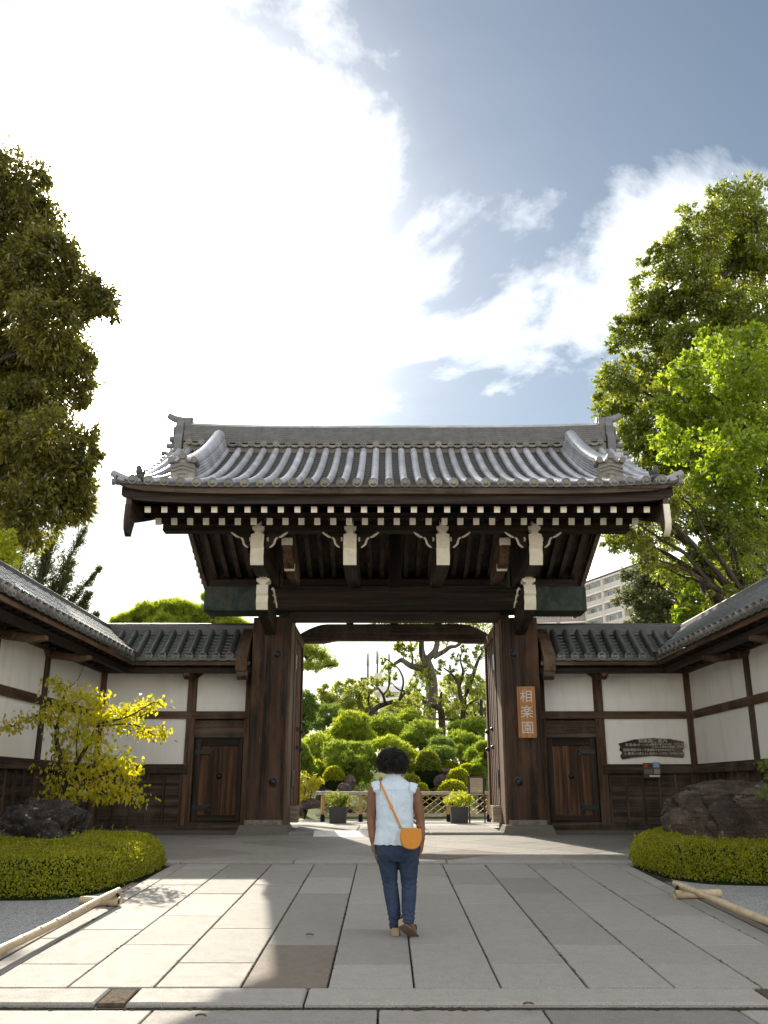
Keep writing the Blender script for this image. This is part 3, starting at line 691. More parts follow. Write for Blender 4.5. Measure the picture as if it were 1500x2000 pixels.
# descending ridges
def sweepd(nm, xc, wid, o0, o1, d0, d1, mat, rnd=False, n=16):
    pts = []
    for i in range(n + 1):
        d = d0 + (d1 - d0) * i / n; s_ = .33 + .1 * d; nn = Vector((0, -s_, 1)).normalized()
        pts.append((Vector((G + xc, EY + d, roofz(d) + lift(xc, d))), nn))
    if rnd: return MB().tube([p + n_ * o0 for p, n_ in pts], wid, 12).build(nm, mat, gate, smooth=True)
    mb = MB()
    for p, n_ in pts:
        for (sx_, o_) in ((-1, o0), (1, o0), (1, o1), (-1, o1)): mb.v.append(tuple(p + n_ * o_ + Vector((sx_ * wid / 2, 0, 0))))
    for i in range(n):
        for q in range(4): a = 4 * i; mb.f.append((a + q, a + (q + 1) % 4, a + 4 + (q + 1) % 4, a + 4 + q)); mb.m.append(0)
    mb.f += [(3, 2, 1, 0), (4 * n, 4 * n + 1, 4 * n + 2, 4 * n + 3)]; mb.m += [0, 0]
    return mb.build(nm, mat, gate)
for sx in (-1, 1):
    xc = sx * 4.02
    sweepd('descending_ridge_core', xc, .24, .0, .36, .95, 4.1, M['soil'])
    for j in range(6): sweepd('descending_ridge_course', xc, .40 - .022 * j, .07 + j * .052, .07 + j * .052 + .040, .93, 4.12, M['tile'])
    sweepd('descending_ridge_cap', xc, .135, .36, 0, .90, 4.2, M['tile'], True)
    oy = 15.80; ox = G + xc
    on = MB().prism([(-.235, 7.14), (.235, 7.14), (.22, 7.49), (.18, 7.53), (.10, 7.55), (0, 7.60), (-.10, 7.55), (-.18, 7.53), (-.22, 7.49)], lambda x, z: (ox + x, oy, z), lambda x, z: (ox + x, oy + .22, z)).build('ridge_end_ornament', M['tileend'], gate, bevel=.01)
    for dz in (0, .07):
        MB().prism([(-.225, 7.40 - dz), (0, 7.47 - dz), (.225, 7.40 - dz), (.225, 7.43 - dz), (0, 7.505 - dz), (-.225, 7.43 - dz)], lambda x, z: (ox + x, oy - .025, z), lambda x, z: (ox + x, oy + .02, z)).build('moulding', M['tileend'], on)
    for (dx, z, r_) in ((-.215, 7.565, .062), (.215, 7.565, .062), (0, 7.65, .066)):
        MB().tube([(ox + dx, oy - .07, z), (ox + dx, oy + .25, z)], r_, 14).build('round_tile', M['tileend'], on, smooth=True)
    for sg in (-1, 1):
        MB().tube([(ox + sg * (.20 - .045 * q), oy - .03, 7.565 - .07 * math.sin(PI * q / 4) + .022 * q) for q in range(5)], .028, 8).build('curl', M['tileend'], on, smooth=True)
    fr = MB()
    for (xa, xb, za, zb) in ((-.09, -.07, 7.18, 7.30), (.07, .09, 7.18, 7.30), (-.10, .10, 7.30, 7.32)): fr.box(ox + xa, ox + xb, oy - .02, oy + .01, za, zb)
    fr.build('crest_frame', M['tileend'], on); MB().lathe([(.05, 0), (.045, -.015), (.02, -.015), (0, -.03)], (ox, oy, 7.235), (0, 1, 0), 12).build('crest', M['tileend'], on)
    # crouching beast tile on the eave corner
    kx0, ky0, kz0 = G + sx * 4.66, 15.28, 6.96
    kb = MB(); nf = lambda d: 1 + .25 * noise.noise(d * 4.5)
    kb.ell((kx0, ky0, kz0 + .07), (.085, .14, .09), 12, 8, nf); kb.ell((kx0, ky0 - .06, kz0 + .18), (.06, .07, .09), 12, 8, nf); kb.ell((kx0 + sx * .02, ky0 - .02, kz0 + .27), (.055, .05, .04), 10, 6, nf)
    kb.tube([(kx0, ky0 + .1, kz0 + .1), (kx0 - sx * .03, ky0 + .12, kz0 + .2), (kx0 - sx * .07, ky0 + .06, kz0 + .26)], [.04, .03, .015], 6)
    kb.build('beast_ornament', M['tileflat'], gate, smooth='all')

# ------------------------------------------------------------------ walls
def wall(name, label, fn, L, posts, bays, gate_end, org):
    """fn(s, o, z): s runs along the wall from the corner, o out into the court"""
    w = thing(name, label, 'wall', org)
    V = lambda s, o, z: Vector(fn(s, o, z))
    along = (V(1, 0, 0) - V(0, 0, 0)); ax = 'X' if abs(along.x) > .5 else 'Y'
    def bx(nm, s0, s1, o0, o1, z0, z1, mt, par=w, bv=.006):
        p, q = V(s0, o0, z0), V(s1, o1, z1); a = [sorted((p[i], q[i])) for i in range(3)]
        return MB().box(*a[0], *a[1], *a[2]).build(nm, M[mt], par, bevel=bv)
    for (a, b_, wd) in posts: bx('post', a, b_, -.09, .07, .80, 4.2, 'brownZ' if gate_end else 'oldZ')
    bx('mid_rail', 0, L, -.08, .078, 3.12, 3.28, 'brown' + ax); bx('top_plate', 0, L, -.1, .09, 4.10, 4.26, 'old' + ax)
    bx('ground_sill', 0, L, -.12, .10, .70, .93, 'old' + ax); bx('footing', 0, L, -.14, .17, .66, .83, 'basestone')
    if gate_end: bx('light_gap_filler', 3.365, 3.60, -.30, -.115, .8, 5.0, 'oldZ')  # added filler behind the wall end, blocks a light streak beside the pillar
    for kind, a, b_ in bays:
        bx('plaster_panel', a, b_, -.04, .02, 3.28, 4.10, 'plaster', bv=0)
        if kind == 'panel':
            bx('plaster_panel', a, b_, -.04, .02, 2.16, 3.12, 'plaster', bv=0)
            bx('wainscot_cap', a - .1, b_ + .1, -.05, .13, 1.98, 2.14, 'old' + ax); bx('trim', a, b_, -.03, .04, 2.14, 2.17, 'wood' + ax)
            for j in range(5):   # overlapping boards, each leaning out at its foot
                z1 = 1.98 - j * .21; z0 = z1 - .235
                n_ = max(1, round((b_ - a) / 1.6)); 
                for q in range(n_):
                    sa = a + (b_ - a) * q / n_ + .002; sb = a + (b_ - a) * (q + 1) / n_ - .002
                    P = [V(sa, .012, z1), V(sb, .012, z1), V(sb, .050, z0), V(sa, .050, z0), V(sa, -.02, z1), V(sb, -.02, z1), V(sb, .030, z0), V(sa, .030, z0)]
                    MB().add(P, [(0, 1, 2, 3), (7, 6, 5, 4), (3, 2, 6, 7), (0, 3, 7, 4), (1, 5, 6, 2), (0, 4, 5, 1)]).build('weatherboard', M['old' + ax], w)
            nb = max(2, round((b_ - a) / .40))
            for q in range(nb + 1):
                s_ = a + .03 + (b_ - a - .06) * q / nb; bx('batten', s_ - .022, s_ + .022, .0, .075, .93, 1.98, 'oldZ', bv=.004)
        else:
            bx('door_head', a, b_, -.05, .05, 2.93, 3.08, 'brown' + ax); bx('door_head', a, b_, -.05, .065, 2.72, 2.93, 'old' + ax)
            bx('door_sill', a, b_, -.06, .09, .80, .99, 'oldX')
            bx('door_light_stop', a - .05, b_ + .05, -.10, -.065, .8, 3.2, 'woodZ', bv=0)  # added panel behind the door, stops light leaking through its gaps
            dr = bx('side_door', a + .03, b_ - .03, -.06, -.02, 1.0, 2.71, 'door')
            for (s0, s1, z0, z1) in ((a + .02, a + .14, 1.0, 2.71), (b_ - .12, b_ - .02, 1.0, 2.71), (a + .14, b_ - .12, 2.56, 2.71), (a + .14, b_ - .12, 1.0, 1.13)):
                bx('door_frame', s0, s1, -.06, .015, z0, z1, 'woodZ' if z1 - z0 > 1 else 'woodX', dr)
            for s_ in (.33, .66): bx('plank_joint', a + .14 + (b_ - a - .26) * s_ - .004, a + .14 + (b_ - a - .26) * s_ + .004, -.03, -.014, 1.13, 2.56, 'woodZ', dr, 0)
            for z in (2.42, 1.28):
                MB().prism([(a + .03, z - .05), (a + .34, z - .035), (a + .42, z - .09), (a + .40, z - .02), (a + .36, z + .0), (a + .44, z + .085), (a + .30, z + .05), (a + .03, z + .05)], lambda s_, q: V(s_, .017, q), lambda s_, q: V(s_, .032, q)).build('strap_hinge', M['iron'], dr)
            MB().lathe([(.055, 0), (.05, .03), (.03, .05), (0, .055)], V((a + b_) / 2 + .04, -.02, 1.92), V(0, 1, 0) - V(0, 0, 0), 14).build('iron_boss', M['iron'], dr, smooth=True)
    # eave structure
    sL = L
    bx('eave_purlin', .70, sL, .66, .78, 4.02, 4.14, 'wood' + ax)
    bx('eave_board', .92, sL, .93, .97, 4.16, 4.24, 'brown' + ax)
    bx('soffit', .0, sL, -.1, .94, 4.245, 4.262, 'wood' + ax, bv=0)
    for (a, b_, wd) in posts:
        c = (a + b_) / 2
        if c < .5: continue
        MB().prism([(.06, 3.98), (.62, 3.90), (.84, 3.95), (.84, 4.02), (.06, 4.10)], lambda o_, z: V(c - .07, o_, z), lambda o_, z: V(c + .07, o_, z)).build('eave_bracket', M['brownY'], w, bevel=.008)
        MB().prism([(-.22, 4.10), (-.10, 4.0), (.10, 4.0), (.22, 4.10)], lambda s_, z: V(c + s_, .02, z), lambda s_, z: V(c + s_, .12, z)).build('post_cap', M['brownX'], w)
    rp = None; s_ = .85
    while s_ < sL:
        if rp is None: rp = bx('rafter', s_ - .03, s_ + .03, .0, .92, 4.15, 4.24, 'woodY', bv=0); r0 = s_
        else: dup(rp, w, tuple((V(s_, 0, 0) - V(r0, 0, 0))))
        s_ += .38
    zt = lambda o_: 4.98 - .80 * (o_ - .1) + .06 * (o_ - .1) ** 2
    # tile rows
    ep = None; k = 0
    ft = MB(); sp = .285; s_ = .14
    while s_ < sL - (.34 if gate_end else .05):
        oe = min(1.0, s_ - .04)
        if oe > .22:
            pts, rs = [], []; o_ = oe
            while o_ > .12:
                o2 = max(.11, o_ - .27)
                pts += [V(s_, o_, zt(o_) + .04), V(s_, o2 + .004, zt(o2) + .04)]; rs += [.078, .070]; o_ = o2
                if o_ <= .111: break
            row = MB().tube(pts, rs, 9).build('tile_row', M['oldtile'], w, smooth=True)
            if oe >= .99:
                if ep is None:
                    ep = MB().lathe([(.082, .04), (.084, 0), (.084, -.012), (.066, -.014), (.064, -.004), (.03, -.004), (.026, -.016), (0, -.02)], V(s_, 1.015, zt(1.0) + .04), V(0, 0, 0) - V(0, 1, 0), 18).build('end_tile', M['tileend'], row, smooth=True); e0 = s_
                else: dup(ep, row, tuple(V(s_, 0, 0) - V(e0, 0, 0)))
        a_ = s_
        if a_ + sp / 2 > .3: courses(ft, a_, min(a_ + sp, sL - (.29 if gate_end else 0)), lambda s2, d: V(s2, d, zt(d)), 8, min(1.02, a_ + sp / 2), .12, .028, .026, .06)
        s_ += sp
    ft.build('flat_tiles', M['oldtile'], w, smooth=True, kind='stuff')
    back = MB(); P = [V(0, .12, zt(.12) - .03), V(sL, .12, zt(.12) - .03), V(sL, -.9, 4.2), V(0, -.9, 4.2)]
    back.add(P, [(0, 1, 2, 3)]).build('rear_slope', M['oldtile'], w)
    for j in range(4): bx('ridge_course', -.1, sL, -.17 + .012 * j, .17 - .012 * j, 4.94 + j * .055, 4.94 + j * .055 + .047, 'ridge', bv=0)
    bx('ridge_core', -.05, sL - .01, -.1, .1, 4.7, 5.15, 'soil', bv=0)
    MB().tube([V(-.1, 0, 5.15), V(sL, 0, 5.15)], .075, 10).build('ridge_cap', M['oldtile'], w, smooth=True)
    if gate_end:
        MB().prism([(.92, 3.98), (1.03, 4.04), (1.06, 4.30), (.62, 4.72), (.12, 5.10), (-.1, 5.10), (-.1, 4.5), (.4, 4.30)], lambda o_, z: V(sL - .30, o_, z), lambda o_, z: V(sL - .05, o_, z)).build('bargeboard', M['brownY'], w, bevel=.01)
        MB().prism([(.0, 3.98), (.9, 3.86), (1.0, 3.93), (1.0, 4.06), (.0, 4.12)], lambda o_, z: V(sL - .27, o_, z), lambda o_, z: V(sL - .04, o_, z)).build('gable_bracket', M['oldY'], w, bevel=.01)
    return w
BP = [(0, .14, 0), (1.95, 2.15, 0), (3.22, 3.36, 0)]
BB = [('panel', .14, 1.95), ('door', 2.15, 3.22)]
wall('courtyard_wall', 'white plaster wall with small side door left of the gate', lambda s, o, z: (G - 6.5 + s, 20 - o, z), 3.42, BP, BB, True, (G - 4.8, 20, .8))
wall('courtyard_wall', 'white plaster wall with side door and carved notice board right of the gate', lambda s, o, z: (G + 6.5 - s, 20 - o, z), 3.42, BP, BB, True, (G + 4.8, 20, .8))
WP = [(3.28, 3.46, 0), (5.55, 5.73, 0), (7.85, 8.03, 0), (10.1, 10.28, 0)]
WB = [('panel', .1, 3.28), ('panel', 3.46, 5.55), ('panel', 5.73, 7.85), ('panel', 8.03, 10.1)]
wall('courtyard_wall', 'tile-capped wing wall behind the yellow-leaved small tree', lambda s, o, z: (G - 6.5 + o, 20 - s, z), 10.3, WP, WB, False, (G - 6.5, 15, .8))
wall('courtyard_wall', 'tile-capped wing wall behind the big brown rock', lambda s, o, z: (G + 6.5 - o, 20 - s, z), 10.3, WP, WB, False, (G + 6.5, 15, .8))

# ------------------------------------------------------------------ signs
def text(name, body, size, mat, parent, loc, rot=(R(90), 0, 0), ext=.002, align='CENTER', sx=1.0, off=0.0):
    c = bpy.data.curves.new(name, 'FONT'); c.body = body; c.size = size; c.extrude = ext; c.align_x = align; c.align_y = 'CENTER'; c.offset = off
    t = bpy.data.objects.new(name, c); COL.objects.link(t); bpy.context.view_layer.update()
    me = bpy.data.meshes.new_from_object(t.evaluated_get(bpy.context.evaluated_depsgraph_get())); bpy.data.objects.remove(t)
    me.materials.clear(); me.materials.append(mat); o = put(name, me, parent)
    o.location = Vector(loc) - ORG[parent]; o.rotation_euler = rot; o.scale = (sx, 1, 1); return o
pq = thing('name_plaque', 'light wooden name plaque with three pale characters on the right pillar', 'sign', (2.95, 19.1, 2.67))
MB().box(2.76, 3.14, 19.065, 19.112, 2.67, 3.72).build('board', wood('plaque_wood', (.30, .135, .045), (.42, .21, .085), 'Z', 1.5, .5), pq, bevel=.006)
M['ink'] = plain('pale_lettering', (.62, .58, .50), .7, .2, .1)
for ch, z in (('相', 3.50), ('楽', 3.18), ('園', 2.86)): text('character', ch, .27, M['ink'], pq, (2.95, 19.062, z))
for x in (2.785, 3.115):
    for z in (2.70, 3.69): MB().lathe([(.008, 0), (.006, .006), (0, .008)], (x, 19.065, z), (0, -1, 0), 8).build('nail', M['iron'], pq)
hk = MB().tube([(2.97, 19.08, 2.66), (2.97, 19.06, 2.62), (2.99, 19.05, 2.62)], .008, 6); hk.build('hook', M['iron'], pq); MB().box(2.95, 2.975, 19.09, 19.112, 2.50, 2.61).build('wooden_tag', M['brownZ'], pq)
o = MB().box(-2.62, -2.595, 19.095, 19.118, 2.56, 2.70).build('wooden_tag', M['brownZ'], org=(-2.6, 19.1, 2.6)); tag(o, 'tiny brown wooden tag nailed to the left pillar', 'tag')
nb = thing('notice_board', 'dark slab of carved wood with white writing on the right plaster wall', 'sign', (5.8, 19.95, 2.2))
a0, a1 = at(1210, 1480, 19.9), at(1338, 1470, 19.9); zc = lambda px, py: at(px, py, 19.9)
up_ = [zc(*p) for p in ((1209, 1452), (1240, 1444), (1275, 1441), (1310, 1443), (1337, 1448))]; dn = [zc(*p) for p in ((1338, 1460), (1334, 1466), (1338, 1471), (1336, 1480), (1310, 1478), (1275, 1476), (1240, 1479), (1216, 1483), (1213, 1476), (1217, 1470), (1211, 1465), (1213, 1458))]
MB().prism([(p.x, p.z) for p in up_ + dn], lambda x, z: (x, 19.93, z), lambda x, z: (x, 19.99, z)).build('board', wood('notice_wood', (.035, .024, .018), (.075, .055, .042), 'X', 1.6, wear=.9, wearc=(.17, .13, .10)), nb, bevel=.012)
for (px, py, s_, sz) in ((1275, 1447, '相楽園ご案内', .105), (1232, 1455, '開 園 日', .064), (1256, 1455, '1月4日～12月28日', .058), (1306, 1454, '(毎週木曜日は休園、ただし祝日', .054), (1309, 1459, 'にあたる場合は開園、翌日休園)', .054),
                       (1229, 1465, '開園時間', .064), (1255, 1465, '午前9時～午後5時', .062), (1291, 1465, '(入園は午後4時30分まで)', .054), (1229, 1472, '入 園 料', .064), (1254, 1472, '大 人 (15歳以上) 300円', .058), (1307, 1472, '小 人 (小学生・中学生) 150円', .054)):
    p = at(px, py, 19.92); text('writing', s_, sz, M['ink'], nb, (p.x, 19.928, p.z), ext=.001)
po = thing('poster', 'small photo leaflet with white strip under the notice board', 'poster', (5.7, 19.85, 1.7))
p0, p1 = at(1258, 1520, 19.86), at(1289, 1490, 19.86)
MB().box(p0.x, p1.x, 19.856, 19.866, p0.z, p1.z).build('sheet', plain('leaflet', (.06, .05, .04), .3, .5, .5, 30), po)
wx, wz = p1.x - p0.x, p1.z - p0.z
for nm, (u0, u1, v0, v1), c in (('photo', (.04, .26, .70, .95), (.45, .05, .03)), ('photo', (.30, .5, .66, .92), (.06, .05, .05)), ('notice_strip', (.58, .95, .70, 1.05), (.28, .38, .55)), ('photo', (.04, .52, .28, .6), (.14, .13, .11)), ('photo', (.6, .95, .28, .62), (.28, .27, .25)), ('notice_strip', (.32, .92, .10, .19), (.75, .74, .72))):
    MB().box(p0.x + wx * u0, p0.x + wx * u1, 19.850, 19.8555, p0.z + wz * v0, p0.z + wz * v1).build(nm, plain('print_' + nm, c, .5, .3, .5, 60), po)
# ------------------------------------------------------------------ foliage tools
def unit(v): return v / np.maximum(np.linalg.norm(v, axis=1, keepdims=True), 1e-9)
def rdir(n): return unit(RNG.normal(size=(n, 3)))
def leaf_quads(P, D, L, wr):
    n = len(P); L = np.asarray(L).reshape(-1, 1) * np.ones((n, 1))
    Sd = unit(np.cross(D, rdir(n))); Nn = np.cross(D, Sd)
    w = L * wr
    V = np.empty((n, 4, 3)); V[:, 0] = P; V[:, 1] = P + D * L * .45 + Sd * w * .5 + Nn * w * .12; V[:, 2] = P + D * L; V[:, 3] = P + D * L * .45 - Sd * w * .5 + Nn * w * .12
    return V.reshape(-1, 3)
def quads_obj(name, Vs, mat, parent, smooth=False):
    V = np.concatenate(Vs); F = np.arange(len(V)).reshape(-1, 4); return np_mesh(name, V, F, mat, parent)
def clump(c, r, n, leaf, wr=.42, droop=.35, tips=None, shell=.5):
    """leaves gathered on twig tips spread through an ellipsoid"""
    r = np.array(r if hasattr(r, '__len__') else (r, r, r)); c = np.array(c)
    nt_ = tips or max(6, n // 22); T = rdir(nt_); rad = shell + (1 - shell) * RNG.random((nt_, 1)) ** .6
    bumpy = np.array([.82 + .36 * noise.noise(Vector(t * 1.7) + Vector(c * .7)) for t in T]).reshape(-1, 1)
    tip = c + T * r * rad * bumpy; i = RNG.integers(0, nt_, n)
    P = tip[i] + RNG.normal(size=(n, 3)) * (r.mean() * .13)
    D = unit(T[i] * .7 + RNG.normal(size=(n, 3)) * .75 + np.array([0, 0, -droop]))
    return leaf_quads(P, D, leaf * (.65 + .7 * RNG.random(n)), wr)
def branch(mb, p0, p1, r0, r1, sag=0.0, n=6, wob=.05):
    p0, p1 = Vector(p0), Vector(p1); L = (p1 - p0).length
    pts = [p0.lerp(p1, i / n) + Vector((random.uniform(-1, 1), random.uniform(-1, 1), random.uniform(-1, 1))) * wob * L * (1 if 0 < i < n else 0) * .5 + Vector((0, 0, sag * L * math.sin(PI * i / n))) for i in range(n + 1)]
    mb.tube(pts, [r0 + (r1 - r0) * i / n for i in range(n + 1)], 7); return pts
def path(mb, pts, radii, n=9):
    """smooth limb through points"""
    P = [Vector(p) for p in pts]; out = []; rr = []
    for i in range(len(P) - 1):
        a, b_, c, d = P[max(i - 1, 0)], P[i], P[i + 1], P[min(i + 2, len(P) - 1)]
        for q in range(5):
            t = q / 5; out.append(.5 * ((2 * b_) + (c - a) * t + (2 * a - 5 * b_ + 4 * c - d) * t * t + (3 * b_ - a - 3 * c + d) * t ** 3)); rr.append(radii[i] + (radii[i + 1] - radii[i]) * t)
    out.append(P[-1]); rr.append(radii[-1]); mb.tube(out, rr, n); return out
def leaf_tree(name, label, base, top, cl, Yd, leaf, lm, bm, dens=1.0, tr=.3, wr=.42, droop=.35, group=None, extra=None, shell=.5, jy=1.6):
    """cl: clumps (px, py, radius) measured on the photograph, given real depth around Yd"""
    base = Vector(base); top = Vector(top); t = thing(name, label, 'tree', base, group)
    mb = MB(); sp = path(mb, [base, base.lerp(top, .35) + Vector((.3, 0, 0)), base.lerp(top, .7) - Vector((.2, .2, 0)), top], [tr, tr * .75, tr * .5, tr * .15])
    Vs = []
    for (px, py, r) in cl:
        c = at(px, py, Yd + random.uniform(-jy, jy)); n = int(900 * dens * r * r)
        Vs.append(clump(c, (r * .86, r * .86, r * .74), int(n * .72), leaf, wr, droop, shell=shell))
        for _ in range(5):   # side sprays break the outline
            sd_ = Vector(rdir(1)[0]); q_ = r * random.uniform(.26, .46); Vs.append(clump(c + sd_ * r * random.uniform(.7, .98), (q_, q_, q_ * .7), int(n * .085) + 12, leaf, wr, droop, shell=.2))
        low = [q for q in sp if q.z < c.z - .3 * (c - q).length] or sp[:3]
        q = min(low, key=lambda s: (s - c).length)
        branch(mb, q, c, max(.03, tr * .28), .02, .06)
        for _ in range(4): branch(mb, c, c + Vector(rdir(1)[0]) * r * .8, .02, .006, 0, 3)
    if extra: extra(mb, Vs)
    mb.build('trunk', bm, t, smooth='all'); quads_obj('crown', Vs, lm, t); return t
LM = {'olive': leafmat('olive_leaf', [(.057, .067, .021), (.109, .115, .034), (.178, .161, .048)], .58, .12, (2.2, 2.0, .7)),
      'camphor': leafmat('camphor_leaf', [(.075, .098, .024), (.125, .155, .034), (.21, .215, .048)], .58, .18, (2.2, 2.2, .7)),
      'maple': leafmat('maple_leaf', [(.105, .155, .022), (.165, .220, .030), (.25, .28, .045)], .62, .12, (2.2, 2.3, .7)),
      'lime': leafmat('lime_leaf', [(.165, .209, .022), (.231, .264, .028), (.308, .308, .038)], .65, .15, (2.3, 2.2, .6)),
      'yellow': leafmat('yellow_leaf', [(.18, .21, .018), (.29, .31, .026), (.40, .37, .036), (.42, .31, .05)], .66, .2, (2.25, 2.15, .5)),
      'hedge': leafmat('hedge_leaf', [(.122, .144, .015), (.213, .234, .024), (.342, .336, .037)], .46, .12, (2.4, 2.2, .5)),
      'pine': leafmat('pine_needle', [(.098, .153, .036), (.163, .227, .052), (.260, .319, .075)], .58, .1, (2.1, 2.0, .75)),
      'pineb': leafmat('bright_pine_needle', [(.144, .200, .037), (.219, .281, .055), (.325, .375, .075)], .60, .1, (2.2, 2.05, .7)),
      'pined': leafmat('dark_pine_needle', [(.078, .124, .046), (.124, .182, .062), (.182, .247, .085)], .54, .1, (2.0, 1.95, .85)),
      'azalea': leafmat('azalea_leaf', [(.144, .184, .021), (.241, .276, .030), (.380, .385, .046)], .54, .1, (2.4, 2.2, .5)),
      'far': leafmat('far_leaf', [(.120, .150, .048), (.185, .215, .065), (.260, .275, .09)], .60, .1, (2.2, 2.1, .9)),
      'cypress': leafmat('cypress_leaf', [(.060, .072, .040), (.095, .108, .058), (.135, .145, .075)], .48, .12, (1.9, 1.85, 1.0)),
      'pot': leafmat('potted_leaf', [(.075, .105, .018), (.14, .18, .03), (.24, .25, .07)], .56, .2, (2.2, 2.1, .6)),
      'dead': leafmat('dry_leaf', [(.10, .05, .02), (.16, .07, .03)], .2, .1, (1, 1, 1))}
def tri_tufts(P, A, nn, L, w, spread):
    """needle tufts: nn thin triangles round each axis A"""
    n = len(P); P = np.repeat(P, nn, 0); A = np.repeat(A, nn, 0)
    D = unit(A + RNG.normal(size=A.shape) * spread); Sd = unit(np.cross(D, rdir(len(D)))); l = L * (.6 + .6 * RNG.random((len(D), 1)))
    V = np.empty((len(D), 3, 3)); V[:, 0] = P - Sd * w; V[:, 1] = P + Sd * w; V[:, 2] = P + D * l
    return V.reshape(-1, 3)
def pad(c, r, n, L=.16, w=.012, nn=9, spread=.55):
    """one clipped pine pad: a shallow dome of upright needle tufts"""
    c = np.array(c); r = np.array(r); T = rdir(n); T[:, 2] = np.abs(T[:, 2]) ** .8 * np.where(RNG.random(n) < .82, 1, -.35); T = unit(T)
    b = np.array([.86 + .34 * noise.noise(Vector(t * 2.6) + Vector(c)) for t in T]).reshape(-1, 1)
    P = c + T * r * b * (.80 + .2 * RNG.random((n, 1)))
    A = unit(T * np.array([.8, .8, .6]) + np.array([0, 0, .55]))
    return tri_tufts(P, A, nn, L, w, spread)
def tris_obj(name, Vs, mat, parent):
    V = np.concatenate(Vs); return np_mesh(name, V, np.arange(len(V)).reshape(-1, 3), mat, parent)
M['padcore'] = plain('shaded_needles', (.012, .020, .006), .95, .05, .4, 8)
def pine_tree(label, pads, Y, lm='pine', base=None, dens=1.0, L=.13, flat=.62, group='clipped cloud pines on the garden slope', name='pine_tree', zoomc=True, core=True, jy=.7):
    cs = []
    for (u, v, hw) in pads:
        px, py, h = (580 + u * .2533, 1250 + v * .2533, hw * .2533) if zoomc else (u, v, hw)
        y = Y + random.uniform(-jy, jy); c = at(px, py, y); cs.append((c, (1.22 if zoomc else 1.0) * h / FPX * (y * .955 + (c.z - CAM_Z) * .295)))
    if base is None:
        m_ = sum((c for c, r in cs), Vector()) / len(cs); base = Vector((m_.x, Y + .3, hz(m_.x, Y + .3) - .05))
    t = thing(name, label, 'tree', base, group); mb = MB(); Vs = []; base = Vector(base)
    top = max((c for c, r in cs), key=lambda c: c.z); k = Vector((random.uniform(-.4, .4), 0, 0))
    sp = path(mb, [base, base.lerp(top, .35) + k, base.lerp(top, .7) - k, top - Vector((0, 0, .15))], [.17, .13, .09, .04], 7)
    for c, r in cs:
        branch(mb, min(sp, key=lambda s: (s - c).length + max(0, s.z - c.z) * 2), c - Vector((0, 0, r * flat * .4)), .06, .02, -.04, 5, .12)
        Vs.append(pad(c - Vector((0, 0, r * flat * .45)), (r, r * .9, r * flat * 1.25), int(1000 * dens * max(.4, r * r)), L))
        if core:   # inner twigs that close the pad from below
            for _ in range(7):
                d = Vector(rdir(1)[0]); d.z = abs(d.z) * .3; mb.tube([c - Vector((0, 0, r * flat * .4)), c + d * r * .8 - Vector((0, 0, r * flat * .3))], [.02, .008], 4)
            Vs.append(pad(c - Vector((0, 0, r * flat * .5)), (r * .75, r * .7, r * flat * .8), int(260 * dens * max(.4, r * r)), L * 1.2, .018))
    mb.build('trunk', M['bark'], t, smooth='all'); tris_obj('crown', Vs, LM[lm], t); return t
def dome(name, label, c, r, lm, n=5000, leaf=.05, group=None, cat='shrub'):
    """clipped round shrub"""
    c = Vector(c); t = thing(name, label, cat, (c.x, c.y, c.z), group)
    MB().ell(c, (r[0] * .93, r[1] * .93, r[2] * .93), 20, 12, lambda d: 1 + .04 * noise.noise(d * 3)).build('stems', M['padcore'], t, smooth='all')  # solid dark body inside the shrub, inner shade put into its colour
    T = rdir(n); T[:, 2] = np.abs(T[:, 2]) * .98 + T[:, 2] * .02; T = unit(T); b = np.array([1 + .07 * noise.noise(Vector(q * 3.1)) for q in T]).reshape(-1, 1)
    P = np.array(c) + T * np.array(r) * b * (.92 + .1 * RNG.random((n, 1)))
    quads_obj('foliage', [leaf_quads(P, unit(T + RNG.normal(size=T.shape) * .7), leaf * (.6 + .8 * RNG.random(n)), .5)], LM[lm], t); return t
def rock(name, label, c, r, mat, seed=0, rough=.3, facets=1.0, group=None, nu=56, nv=36, boxy=1.0, skew=0.0):
    sd = Vector((seed * 3.1, seed * 1.7, seed * .9))
    def fn(d):
        k = 1 + rough * noise.noise(d * 1.3 + sd) + rough * .5 * noise.noise(d * 3.1 + sd) + rough * .22 * noise.noise(d * 8 + sd) + rough * .12 * noise.noise(d * 19 + sd) + rough * .07 * noise.noise(d * 41 + sd)
        cr = abs(noise.noise(d * 2.2 + sd * 2)); return k - .12 * facets * max(0, .12 - cr) / .12
    c = Vector(c); mb = MB().ell((0, 0, 0), (1, 1, 1), nu, nv)
    sg = lambda v: math.copysign(abs(v) ** boxy, v)
    mb.v = [tuple(c + Vector((sg(d.x) * r[0] + skew * d.z * r[2], sg(d.y) * r[1], sg(d.z) * r[2])) * fn(d)) for d in map(Vector, mb.v)]
    o = mb.build(name, mat, smooth='all', org=(c.x, c.y, c.z - r[2] * .6)); return tag(o, label, 'rock', group)

